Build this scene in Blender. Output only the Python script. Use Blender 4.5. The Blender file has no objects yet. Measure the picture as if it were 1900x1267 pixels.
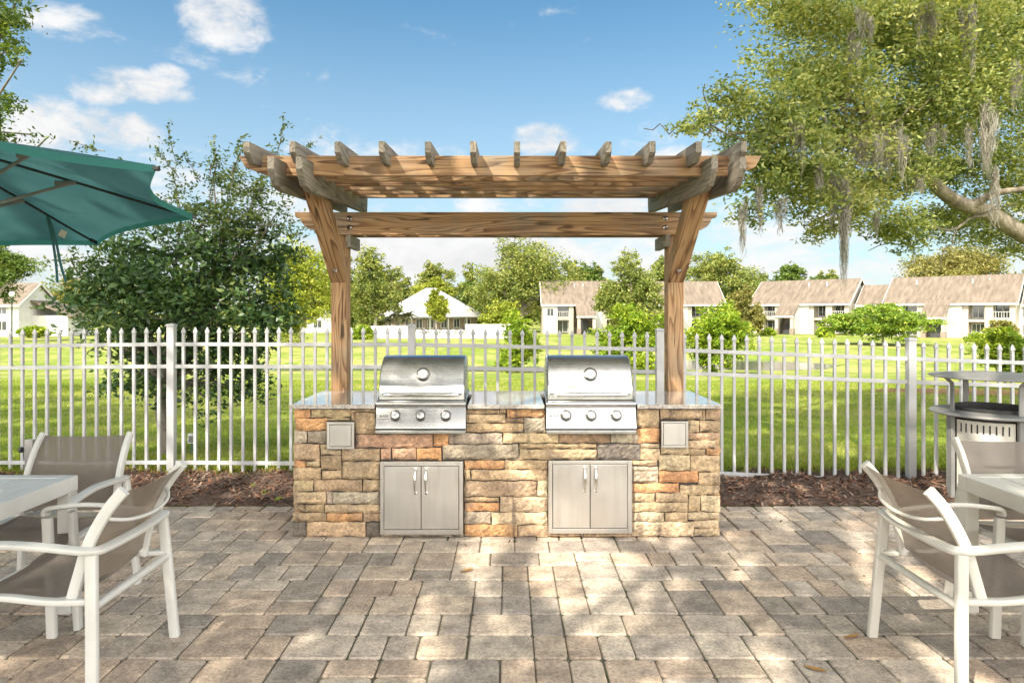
import bpy, math, random
import numpy as np
from mathutils import Vector, Matrix
R = math.radians
scn = bpy.context.scene
COL = scn.collection
F, CX, CY, EYE = 1280.0, 945.0, 582.0, 1.6
def W(px, py, D):
    return Vector(((px - CX) / F * D, D, EYE - (py - CY) / F * D))
def X_(px, D): return (px - CX) / F * D
def Z_(py, D): return EYE - (py - CY) / F * D

# ------------------------------------------------------------------ object helpers
def tag(o, label=None, cat=None, group=None, kind=None):
    if label: o['label'] = label
    if cat: o['category'] = cat
    if group: o['group'] = group
    if kind: o['kind'] = kind
    return o
def link(o, parent=None):
    COL.objects.link(o)
    if parent: o.parent = parent
    return o
def thing(name, label, cat, loc=(0, 0, 0), rz=0, group=None):
    o = bpy.data.objects.new(name, None); link(o)
    o.empty_display_size = .1
    o.location = loc; o.rotation_euler = (0, 0, rz)
    return tag(o, label, cat, group)
def copy_tree(o, parent=None):
    c = o.copy(); COL.objects.link(c)
    if parent:
        c.parent = parent
    for ch in list(o.children):
        copy_tree(ch, c)
    return c

class MB:
    def __init__(s): s.v = []; s.f = []; s.m = []; s.c = []
    def add(s, vs, fs, mi=0, col=None):
        n = len(s.v); s.v += [tuple(v) for v in vs]
        for f in fs:
            s.f.append([i + n for i in f]); s.m.append(mi); s.c.append(col or (1, 1, 1))
        return s
    def box(s, x0, x1, y0, y1, z0, z1, mi=0, col=None):
        v = [(x0,y0,z0),(x1,y0,z0),(x1,y1,z0),(x0,y1,z0),(x0,y0,z1),(x1,y0,z1),(x1,y1,z1),(x0,y1,z1)]
        return s.add(v, [(0,3,2,1),(4,5,6,7),(0,1,5,4),(1,2,6,5),(2,3,7,6),(3,0,4,7)], mi, col)
    def prism(s, poly, a0, a1, axis='x', mi=0, col=None):
        # poly: list of 2D points in the plane normal to axis; x:(y,z) y:(x,z) z:(x,y)
        def mk(p, a):
            return {'x': (a, p[0], p[1]), 'y': (p[0], a, p[1]), 'z': (p[0], p[1], a)}[axis]
        n = len(poly)
        v = [mk(p, a0) for p in poly] + [mk(p, a1) for p in poly]
        f = [tuple(range(n))[::-1], tuple(range(n, 2 * n))]
        for i in range(n):
            j = (i + 1) % n; f.append((i, j, n + j, n + i))
        return s.add(v, f, mi, col)
    def sweep(s, pts, sec, up=(0, 0, 1), scale=None, mi=0, col=None, cap=True):
        pts = [Vector(p) for p in pts]; n = len(pts); k = len(sec)
        up = Vector(up); vs = []
        prev = None
        for i, p in enumerate(pts):
            if i == 0: t = pts[1] - pts[0]
            elif i == n - 1: t = pts[-1] - pts[-2]
            else: t = (pts[i + 1] - p).normalized() + (p - pts[i - 1]).normalized()
            t.normalize()
            if prev is None:
                a = up.cross(t)
                if a.length < 1e-4: a = Vector((1, 0, 0)).cross(t)
            else:
                a = prev - t * prev.dot(t)
            a.normalize(); prev = a.copy(); b = t.cross(a)
            sc = scale[i] if scale else 1
            for q in sec:
                vs.append(p + a * q[0] * sc + b * q[1] * sc)
        fs = []
        for i in range(n - 1):
            for j in range(k):
                j2 = (j + 1) % k
                fs.append((i * k + j, i * k + j2, (i + 1) * k + j2, (i + 1) * k + j))
        if cap:
            fs.append(tuple(range(k))[::-1]); fs.append(tuple(range((n - 1) * k, n * k)))
        return s.add(vs, fs, mi, col)
    def tube(s, pts, r, n=8, mi=0, col=None):
        rs = r if isinstance(r, (list, tuple)) else [r] * len(pts)
        sec = [(math.cos(2 * math.pi * i / n), math.sin(2 * math.pi * i / n)) for i in range(n)]
        return s.sweep(pts, sec, scale=list(rs), mi=mi, col=col)
    def lathe(s, prof, org, axis=(0, 0, 1), n=24, mi=0, col=None):
        ax = Vector(axis).normalized()
        a = ax.cross(Vector((0, 0, 1)))
        if a.length < 1e-4: a = Vector((1, 0, 0))
        a.normalize(); b = ax.cross(a); o = Vector(org)
        vs = []; fs = []
        for (r, h) in prof:
            for i in range(n):
                t = 2 * math.pi * i / n
                vs.append(o + ax * h + (a * math.cos(t) + b * math.sin(t)) * max(r, 1e-5))
        for i in range(len(prof) - 1):
            for j in range(n):
                j2 = (j + 1) % n
                fs.append((i * n + j, i * n + j2, (i + 1) * n + j2, (i + 1) * n + j))
        if prof[0][0] > 1e-4: fs.append(tuple(range(n))[::-1])
        if prof[-1][0] > 1e-4: fs.append(tuple(range((len(prof) - 1) * n, len(prof) * n)))
        return s.add(vs, fs, mi, col)
    def build(s, name, mat, parent=None, bevel=0, seg=2, smooth=None, attr=False, loc=None):
        me = bpy.data.meshes.new(name)
        me.from_pydata(s.v, [], s.f)
        for m_ in (mat if isinstance(mat, (list, tuple)) else [mat]): me.materials.append(m_)
        if any(s.m): me.polygons.foreach_set('material_index', s.m)
        if attr:
            a = me.attributes.new('col', 'FLOAT_COLOR', 'FACE')
            a.data.foreach_set('color', np.array([(*c[:3], 1) for c in s.c], dtype=np.float32).ravel())
        me.update()
        o = bpy.data.objects.new(name, me); link(o, parent)
        if loc: o.location = loc
        if smooth is not None:
            me.shade_smooth()
            try: me.set_sharp_from_angle(angle=R(smooth))
            except Exception: pass
        if bevel:
            b = o.modifiers.new('Bevel', 'BEVEL'); b.width = bevel; b.segments = seg
            b.limit_method = 'ANGLE'; b.angle_limit = R(40); b.harden_normals = False
        return o
def rrect(w, h, r=.3, n=3):
    # rounded rectangle section, w x h
    r = min(w, h) * r; pts = []
    for cx, cy, a0 in ((w/2-r, h/2-r, 0), (-w/2+r, h/2-r, 90), (-w/2+r, -h/2+r, 180), (w/2-r, -h/2+r, 270)):
        for k in range(n):
            a = R(a0 + 90 * k / (n - 1)); pts.append((cx + r * math.cos(a), cy + r * math.sin(a)))
    return pts
def spline(pts, n=6):
    P = [Vector(p) for p in pts]; out = []
    for i in range(len(P) - 1):
        p0 = P[max(i-1, 0)]; p1 = P[i]; p2 = P[i+1]; p3 = P[min(i+2, len(P)-1)]
        for k in range(n):
            t = k / n
            out.append(.5 * ((2*p1) + (p2-p0)*t + (2*p0-5*p1+4*p2-p3)*t*t + (3*p1-p0-3*p2+p3)*t**3))
    out.append(P[-1]); return out

# ------------------------------------------------------------------ materials
def newmat(name):
    m = bpy.data.materials.new(name); m.use_nodes = True
    nt = m.node_tree; bs = nt.nodes['Principled BSDF']
    return m, nt, bs
def N(nt, typ, **kw):
    n = nt.nodes.new(typ)
    for k, v in kw.items():
        if k.startswith('_'): setattr(n, k[1:], v)
        else: n.inputs[k].default_value = v
    return n
def ramp(nt, fac, cols):
    r = nt.nodes.new('ShaderNodeValToRGB'); cr = r.color_ramp
    while len(cr.elements) < len(cols): cr.elements.new(.5)
    for e, (p, c) in zip(cr.elements, cols):
        e.position = p; e.color = (*c, 1)
    nt.links.new(fac, r.inputs[0]); return r.outputs[0]
def mixc(nt, fac, a, b, mode='MIX'):
    m = nt.nodes.new('ShaderNodeMix'); m.data_type = 'RGBA'; m.blend_type = mode
    for i, v in ((0, fac), (6, a), (7, b)):
        if hasattr(v, 'is_output'): nt.links.new(v, m.inputs[i])
        else: m.inputs[i].default_value = v if i == 0 else ((*v, 1) if len(v) == 3 else v)
    return m.outputs[2]
def math_(nt, op, a, b=0.0, c=None, clamp=False):
    m = nt.nodes.new('ShaderNodeMath'); m.operation = op; m.use_clamp = clamp
    for i, v in ((0, a), (1, b), (2, c)):
        if v is None: continue
        if hasattr(v, 'is_output'): nt.links.new(v, m.inputs[i])
        else: m.inputs[i].default_value = v
    return m.outputs[0]
def coords(nt, kind='Object', scale=(1, 1, 1), rnd=0):
    tc = nt.nodes.new('ShaderNodeTexCoord'); mp = nt.nodes.new('ShaderNodeMapping')
    mp.inputs['Scale'].default_value = scale
    out = tc.outputs[kind]
    if rnd:
        oi = nt.nodes.new('ShaderNodeObjectInfo')
        ml = nt.nodes.new('ShaderNodeVectorMath'); ml.operation = 'MULTIPLY_ADD'
        cb = nt.nodes.new('ShaderNodeCombineXYZ')
        for i, k in enumerate((1, 1.7, 2.3)):
            nt.links.new(math_(nt, 'MULTIPLY', oi.outputs['Random'], rnd * k), cb.inputs[i])
        ad = nt.nodes.new('ShaderNodeVectorMath'); ad.operation = 'ADD'
        nt.links.new(out, ad.inputs[0]); nt.links.new(cb.outputs[0], ad.inputs[1]); out = ad.outputs[0]
    nt.links.new(out, mp.inputs[0]); return mp.outputs[0]
def noise(nt, vec, scale, detail=4, rough=.55, dist=0):
    n = N(nt, 'ShaderNodeTexNoise', Scale=scale, Detail=detail, Roughness=rough, Distortion=dist)
    nt.links.new(vec, n.inputs['Vector']); return n.outputs['Fac']
def bump(nt, bs, h, strength=.3, dist=.01):
    b = N(nt, 'ShaderNodeBump', Strength=strength, Distance=dist)
    nt.links.new(h, b.inputs['Height']); nt.links.new(b.outputs[0], bs.inputs['Normal']); return b
def simple(name, cols, scale=6, rough=.5, metal=0, detail=5, stretch=(1, 1, 1), bscale=None, bstr=.2, bdist=.005, rvar=0, rnd=3, spec=None, coat=0):
    m, nt, bs = newmat(name)
    v = coords(nt, 'Object', stretch, rnd)
    f = noise(nt, v, scale, detail)
    if len(cols) == 1: bs.inputs['Base Color'].default_value = (*cols[0], 1)
    else:
        ps = [.3 + .4 * i / (len(cols) - 1) for i in range(len(cols))]
        nt.links.new(ramp(nt, f, list(zip(ps, cols))), bs.inputs['Base Color'])
    bs.inputs['Metallic'].default_value = metal
    bs.inputs['Roughness'].default_value = rough
    if spec is not None: bs.inputs['Specular IOR Level'].default_value = spec
    if coat: bs.inputs['Coat Weight'].default_value = coat
    if rvar:
        f2 = noise(nt, v, scale * 2.3, 4)
        nt.links.new(math_(nt, 'MULTIPLY_ADD', f2, rvar, rough - rvar / 2), bs.inputs['Roughness'])
    if bscale:
        bump(nt, bs, noise(nt, v, bscale, 5), bstr, bdist)
    return m
def wood(name, axis, weather=0.0, warm=1.0):
    m, nt, bs = newmat(name)
    st = [1, 1, 1]; st['xyz'.index(axis)] = .085
    v = coords(nt, 'Object', tuple(st), 7.3)
    base = noise(nt, v, 5.6, 1.6, .5, .3)
    ringp = math_(nt, 'FRACT', math_(nt, 'MULTIPLY', base, 19.0))
    ring = ramp(nt, ringp, [(0, (.0, .0, .0)), (.55, (.35, .35, .35)), (.9, (1, 1, 1)), (1, (.0, .0, .0))])
    vary = noise(nt, v, 2.1, 2)
    st2 = [38, 38, 38]; st2['xyz'.index(axis)] = 1.2
    fib = math_(nt, 'MULTIPLY_ADD', noise(nt, coords(nt, 'Object', tuple(st2), 5), 2, 5, .65), 1.9, -.45)
    g = math_(nt, 'ADD', math_(nt, 'ADD', math_(nt, 'MULTIPLY', ring, .42), math_(nt, 'MULTIPLY', fib, .42)), math_(nt, 'MULTIPLY', vary, .22))
    a = .40 * warm
    c = ramp(nt, g, [(.12, (.50, .335, .185)), (.40, (.40, .245, .128)), (.62, (.245, .135, .07)), (.86, (.10, .05, .026))])
    # knots
    vo = N(nt, 'ShaderNodeTexVoronoi', Scale=3.1); vo.inputs['Randomness'].default_value = 1
    st3 = [1, 1, 1]; st3['xyz'.index(axis)] = .45
    nt.links.new(coords(nt, 'Object', tuple(st3), 9.1), vo.inputs['Vector'])
    kn = ramp(nt, vo.outputs['Distance'], [(.055, (1, 1, 1)), (.10, (0, 0, 0))])
    c = mixc(nt, math_(nt, 'MULTIPLY', kn, .8), c, (.09, .045, .025))
    # weathering
    big = noise(nt, coords(nt, 'Object', (1, 1, 1), 4), 2.6, 6, .6)
    grey = ramp(nt, g, [(.15, (.29, .26, .215)), (.5, (.205, .18, .145)), (.85, (.09, .075, .06))])
    wf = ramp(nt, math_(nt, 'ADD', big, weather - .5), [(.35, (0, 0, 0)), (.7, (1, 1, 1))])
    c = mixc(nt, wf, c, grey)
    alg = ramp(nt, noise(nt, coords(nt, 'Object', (1, 1, 1), 8), 5, 5), [(.6, (0, 0, 0)), (.78, (1, 1, 1))])
    c = mixc(nt, math_(nt, 'MULTIPLY', alg, .45 * weather), c, (.16, .17, .07))
    st4 = [7, 7, 7]; st4['xyz'.index(axis)] = .30
    ck = noise(nt, coords(nt, 'Object', tuple(st4), 11), 1.0, 2, .5)
    line = ramp(nt, math_(nt, 'ABSOLUTE', math_(nt, 'SUBTRACT', ck, .545)), [(.004, (1, 1, 1)), (.011, (0, 0, 0))])
    gate = ramp(nt, noise(nt, coords(nt, 'Object', (1, 1, 1), 13), 3.0, 2), [(.52, (0, 0, 0)), (.6, (1, 1, 1))])
    c = mixc(nt, math_(nt, 'MULTIPLY', math_(nt, 'MULTIPLY', line, gate), .85), c, (.035, .024, .017))
    nt.links.new(c, bs.inputs['Base Color'])
    bs.inputs['Roughness'].default_value = .72
    bs.inputs['Specular IOR Level'].default_value = .25
    bump(nt, bs, g, .35, .004)
    return m
def colattr(name, bscale=18, bstr=.5, bdist=.008, rough=.85, var=.35, spots=True, spec=.2, vscale=9, gritty=0, stain=None, drip=0):
    m, nt, bs = newmat(name)
    at = nt.nodes.new('ShaderNodeAttribute'); at.attribute_name = 'col'
    v = coords(nt, 'Object')
    f = noise(nt, v, vscale, 6, .62)
    lo, hi = 1 - var, 1 + var
    c = mixc(nt, 1.0, at.outputs['Color'], ramp(nt, f, [(.34, (lo, lo, lo * .98)), (.5, (1, 1, 1)), (.66, (hi, hi, hi * .97))]), 'MULTIPLY')
    if spots:
        f2 = noise(nt, v, vscale * .35, 5, .6)
        c = mixc(nt, math_(nt, 'MULTIPLY', ramp(nt, f2, [(.54, (0, 0, 0)), (.7, (1, 1, 1))]), .55), c, stain or (.16, .14, .12))
        f3 = noise(nt, coords(nt, 'Object', (1, 1, 1.01)), vscale * .6, 4, .6, .8)
        c = mixc(nt, math_(nt, 'MULTIPLY', ramp(nt, f3, [(.56, (0, 0, 0)), (.72, (1, 1, 1))]), .3), c, (.50, .40, .29))
    fm = noise(nt, v, 55, 3, .7)
    c = mixc(nt, 1.0, c, ramp(nt, fm, [(.36, (.72, .71, .70)), (.5, (1, 1, 1)), (.64, (1.2, 1.2, 1.18))]), 'MULTIPLY')
    if drip:
        fd = noise(nt, coords(nt, 'Object', (9, 9, 1.1)), 1.0, 4, .6)
        c = mixc(nt, math_(nt, 'MULTIPLY', ramp(nt, fd, [(.60, (0, 0, 0)), (.68, (1, 1, 1))]), drip), c, (.075, .06, .05))
    if gritty:
        f4 = noise(nt, v, 240, 2, .6)
        c = mixc(nt, math_(nt, 'MULTIPLY', ramp(nt, f4, [(.60, (0, 0, 0)), (.68, (1, 1, 1))]), gritty), c, (.58, .55, .50))
        c = mixc(nt, math_(nt, 'MULTIPLY', ramp(nt, f4, [(.34, (1, 1, 1)), (.42, (0, 0, 0))]), gritty * .8), c, (.12, .11, .10))
    nt.links.new(c, bs.inputs['Base Color'])
    bs.inputs['Roughness'].default_value = rough; bs.inputs['Specular IOR Level'].default_value = spec
    h = math_(nt, 'ADD', noise(nt, v, bscale, 6, .65), math_(nt, 'MULTIPLY', noise(nt, v, bscale * 5, 4, .6), .4))
    bump(nt, bs, h, bstr, bdist)
    return m
def leafmat(name, cols, trans=.3, rough=.45, spec=.35, nscale=.6, tint=None):
    m, nt, bs = newmat(name)
    at = nt.nodes.new('ShaderNodeAttribute'); at.attribute_name = 'rnd'
    nz = noise(nt, coords(nt, 'Object'), nscale, 3)
    f = math_(nt, 'ADD', math_(nt, 'MULTIPLY', at.outputs['Fac'], .7), math_(nt, 'MULTIPLY', math_(nt, 'SUBTRACT', nz, .35), .9))
    c = ramp(nt, f, cols)
    nt.links.new(c, bs.inputs['Base Color'])
    bs.inputs['Roughness'].default_value = rough; bs.inputs['Specular IOR Level'].default_value = spec
    tr = nt.nodes.new('ShaderNodeBsdfTranslucent')
    nt.links.new(mixc(nt, 1.0, c, tint or (1.25, 1.2, .6), 'MULTIPLY'), tr.inputs['Color'])
    mx = nt.nodes.new('ShaderNodeMixShader'); mx.inputs[0].default_value = trans
    nt.links.new(bs.outputs[0], mx.inputs[1]); nt.links.new(tr.outputs[0], mx.inputs[2])
    nt.links.new(mx.outputs[0], nt.nodes['Material Output'].inputs['Surface'])
    return m
def steel(name, base=(.62, .61, .59), rough=.28, axis='x', streak=.14):
    m, nt, bs = newmat(name)
    st = [140, 140, 140]; st['xyz'.index(axis)] = .8
    f = noise(nt, coords(nt, 'Object', tuple(st), 2), 2, 3)
    big = noise(nt, coords(nt, 'Object', (1, 1, 1), 3), 3.2, 5, .6)
    bs.inputs['Metallic'].default_value = 1
    b = Vector(base)
    stv = noise(nt, coords(nt, 'Object', (14, 14, 1.2), 3), 1.2, 4, .6)
    cst = mixc(nt, math_(nt, 'MULTIPLY', ramp(nt, stv, [(.5, (0, 0, 0)), (.72, (1, 1, 1))]), .35), ramp(nt, big, [(.25, tuple(b * .93)), (.75, tuple(b * 1.05))]), tuple(b * Vector((.74, .70, .64))))
    nt.links.new(cst, bs.inputs['Base Color'])
    nt.links.new(math_(nt, 'ADD', math_(nt, 'MULTIPLY_ADD', f, streak, rough - streak / 2), math_(nt, 'MULTIPLY', math_(nt, 'SUBTRACT', big, .5), .22)), bs.inputs['Roughness'])
    bump(nt, bs, math_(nt, 'ADD', f, math_(nt, 'MULTIPLY', big, 1.2)), .06, .003)
    return m

WX, WY, WZ = wood('wood_x', 'x', .42), wood('wood_y', 'y', .86), wood('wood_z', 'z', .33)
WXG, WYG = wood('wood_x_grey', 'x', .5), wood('wood_y_grey', 'y', 1.0)
STONE = colattr('ledge_stone', 26, .9, .014, .88, .34, True, .15, 12, .22, (.20, .16, .125), .6)
PAVER = colattr('paver', 30, .8, .008, .82, .32, True, .25, 8, .6, (.20, .18, .16))
JOINT = simple('joint_sand', [(.07, .06, .045), (.13, .115, .085), (.07, .085, .035)], 5, .95, bscale=120, bstr=.6)
MORTAR = simple('mortar', [(.05, .045, .04), (.09, .08, .07)], 12, .95, bscale=60, bstr=.5)
STEEL = steel('brushed_steel', (.50, .50, .50), .29, 'x', .2)
STEELV = steel('door_steel', (.60, .575, .54), .38, 'z', .25)
CHROME = steel('polished_steel', (.74, .74, .73), .10, 'x', .04)
BEZEL = steel('bezel_steel', (.17, .165, .155), .25, 'x', .05)
DARKM = simple('dark_metal', [(.03, .03, .03), (.05, .05, .05)], 20, .5, .6)
BLACK = simple('black_plastic', [(.015, .015, .016), (.03, .03, .03)], 20, .5)
WHITEP = simple('white_powder_coat', [(.46, .45, .425), (.52, .515, .485), (.56, .555, .53)], 4, .42, bscale=300, bstr=.05, rvar=.15)
FENCEP = simple('fence_paint', [(.36, .36, .365), (.45, .45, .455), (.52, .52, .52)], 3, .42, bscale=200, bstr=.04, rvar=.15)
IVORYP = simple('ivory_powder_coat', [(.50, .475, .42), (.57, .55, .495)], 4, .40, bscale=300, bstr=.05, rvar=.15)
GREYP = simple('grey_powder_coat', [(.14, .14, .14), (.18, .18, .175), (.22, .215, .205)], 4, .5, bscale=200, bstr=.06, rvar=.15)
BEIGEP = simple('beige_panel', [(.42, .40, .35), (.52, .50, .44), (.57, .55, .49)], 5, .55, bscale=150, bstr=.05)
DIAL = simple('dial_face', [(.36, .36, .35), (.42, .42, .41)], 30, .35)
PALE = simple('pale_plastic', [(.5, .54, .53), (.6, .63, .62)], 10, .5)
def fabric_mats():
    m, nt, bs = newmat('sling_mesh')
    v = coords(nt, 'Object')
    w = N(nt, 'ShaderNodeTexWave', Scale=95, Distortion=.6); nt.links.new(v, w.inputs['Vector']); w.bands_direction = 'X'
    w2 = N(nt, 'ShaderNodeTexWave', Scale=95, Distortion=.6); nt.links.new(v, w2.inputs['Vector']); w2.bands_direction = 'Z'
    f = math_(nt, 'MULTIPLY', w.outputs['Fac'], w2.outputs['Fac'])
    nz = noise(nt, v, 5, 4)
    c = mixc(nt, f, (.195, .17, .152), (.245, .215, .19))
    c = mixc(nt, math_(nt, 'MULTIPLY', nz, .35), c, (.215, .19, .17))
    nt.links.new(c, bs.inputs['Base Color']); bs.inputs['Roughness'].default_value = .75
    bs.inputs['Specular IOR Level'].default_value = .25
    tl = nt.nodes.new('ShaderNodeBsdfTranslucent'); tl.inputs['Color'].default_value = (.55, .42, .28, 1)
    m1 = nt.nodes.new('ShaderNodeMixShader'); m1.inputs[0].default_value = .22
    nt.links.new(bs.outputs[0], m1.inputs[1]); nt.links.new(tl.outputs[0], m1.inputs[2])
    tp = nt.nodes.new('ShaderNodeBsdfTransparent')
    m2 = nt.nodes.new('ShaderNodeMixShader'); m2.inputs[0].default_value = .33
    nt.links.new(m1.outputs[0], m2.inputs[1]); nt.links.new(tp.outputs[0], m2.inputs[2])
    nt.links.new(m2.outputs[0], nt.nodes['Material Output'].inputs['Surface'])
    # canopy
    u, nt, bs = newmat('teal_canvas')
    v = coords(nt, 'Object')
    c = ramp(nt, noise(nt, v, 2.2, 6, .6), [(.3, (.042, .135, .145)), (.55, (.062, .17, .182)), (.75, (.082, .205, .215))])
    dirt = ramp(nt, noise(nt, coords(nt, 'Object', (1, 2.6, 1)), 3.1, 6, .65), [(.60, (0, 0, 0)), (.74, (1, 1, 1))])
    c = mixc(nt, math_(nt, 'MULTIPLY', dirt, .6), c, (.02, .07, .06))
    nt.links.new(c, bs.inputs['Base Color']); bs.inputs['Roughness'].default_value = .8
    bs.inputs['Specular IOR Level'].default_value = .2
    bump(nt, bs, noise(nt, v, 6, 4), .25, .01)
    tl = nt.nodes.new('ShaderNodeBsdfTranslucent'); nt.links.new(mixc(nt, 1, c, (1.3, 1.3, 1.3), 'MULTIPLY'), tl.inputs['Color'])
    m1 = nt.nodes.new('ShaderNodeMixShader'); m1.inputs[0].default_value = .34
    nt.links.new(bs.outputs[0], m1.inputs[1]); nt.links.new(tl.outputs[0], m1.inputs[2])
    nt.links.new(m1.outputs[0], nt.nodes['Material Output'].inputs['Surface'])
    return m, u
SLING, TEAL = fabric_mats()
def granite():
    m, nt, bs = newmat('polished_granite')
    v = coords(nt, 'Object')
    a = ramp(nt, noise(nt, v, 70, 3, .7), [(.3, (.10, .085, .075)), (.45, (.40, .36, .32)), (.6, (.58, .55, .50)), (.75, (.66, .63, .59))])
    b = ramp(nt, noise(nt, v, 9, 6, .65, 1.2), [(.42, (0, 0, 0)), (.62, (1, 1, 1))])
    c = mixc(nt, math_(nt, 'MULTIPLY', b, .5), a, (.20, .165, .14))
    nt.links.new(c, bs.inputs['Base Color']); bs.inputs['Roughness'].default_value = .07
    bs.inputs['Specular IOR Level'].default_value = .75
    bs.inputs['Coat Weight'].default_value = .6; bs.inputs['Coat Roughness'].default_value = .04
    return m
GRANITE = granite()
BARK = simple('bark', [(.10, .085, .07), (.19, .165, .135), (.27, .24, .20)], 9, .9, stretch=(1, 1, .35), bscale=25, bstr=.8, bdist=.03)
BARKM = simple('oak_bark', [(.10, .08, .055), (.20, .165, .12), (.30, .26, .20)], 6, .9, stretch=(1, 1, .5), bscale=18, bstr=.9, bdist=.04)
BARKL = simple('pale_bark', [(.20, .175, .14), (.30, .27, .22), (.38, .35, .30)], 8, .88, stretch=(1, 1, .35), bscale=25, bstr=.7, bdist=.03)
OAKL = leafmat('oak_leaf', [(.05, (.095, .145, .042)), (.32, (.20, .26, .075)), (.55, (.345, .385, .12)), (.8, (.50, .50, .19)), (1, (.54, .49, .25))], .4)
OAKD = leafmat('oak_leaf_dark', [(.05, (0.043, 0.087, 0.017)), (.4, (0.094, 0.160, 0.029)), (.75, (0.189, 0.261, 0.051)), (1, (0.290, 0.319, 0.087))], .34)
MAGL = leafmat('glossy_leaf', [(.05, (.020, .050, .018)), (.4, (.055, .115, .038)), (.7, (.10, .175, .055)), (1, (.22, .27, .07))], .24, .42, .4, 1.3)
FARL = leafmat('far_leaf', [(.05, (0.081, 0.128, 0.033)), (.35, (0.162, 0.210, 0.045)), (.65, (0.283, 0.307, 0.075)), (1, (0.421, 0.398, 0.128))], .32, .55, .25, .16)
FARY = leafmat('far_leaf_yellow', [(.05, (0.120, 0.169, 0.020)), (.4, (0.241, 0.297, 0.034)), (.7, (0.383, 0.405, 0.054)), (1, (0.510, 0.472, 0.095))], .34, .55, .25, .2)
FAROL = leafmat('far_leaf_olive', [(.05, (0.110, 0.119, 0.035)), (.4, (0.206, 0.203, 0.056)), (.7, (0.323, 0.287, 0.091)), (1, (0.412, 0.350, 0.126))], .3, .55, .25, .16)
BUSHL = leafmat('bright_bush_leaf', [(.05, (0.081, 0.162, 0.014)), (.4, (0.189, 0.297, 0.024)), (.7, (0.365, 0.446, 0.038)), (1, (0.540, 0.527, 0.068))], .36, .45, .3, .5)
SPREADL = leafmat('spreading_bush_leaf', [(.05, (0.066, 0.140, 0.017)), (.4, (0.147, 0.252, 0.028)), (.7, (0.279, 0.364, 0.042)), (1, (0.441, 0.448, 0.070))], .3, .5, .3, .4)
MOSS = leafmat('moss_strand', [(.0, (0.220, 0.204, 0.165)), (.5, (0.363, 0.341, 0.286)), (1, (0.517, 0.484, 0.418))], .25, .9, .1, 1, (0.600, 0.600, 0.600))
CHIP = leafmat('bark_chip', [(.05, (.035, .022, .018)), (.35, (.12, .062, .044)), (.6, (.24, .125, .075)), (.8, (.22, .18, .155)), (1, (.42, .27, .16))], .0, .9, .15, 2.2)
GRASSB = leafmat('grass_blade', [(.05, (0.109, 0.176, 0.016)), (.4, (0.202, 0.284, 0.027)), (.75, (0.342, 0.378, 0.047)), (1, (0.559, 0.459, 0.149))], .35, .6, .2, .35)
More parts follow.
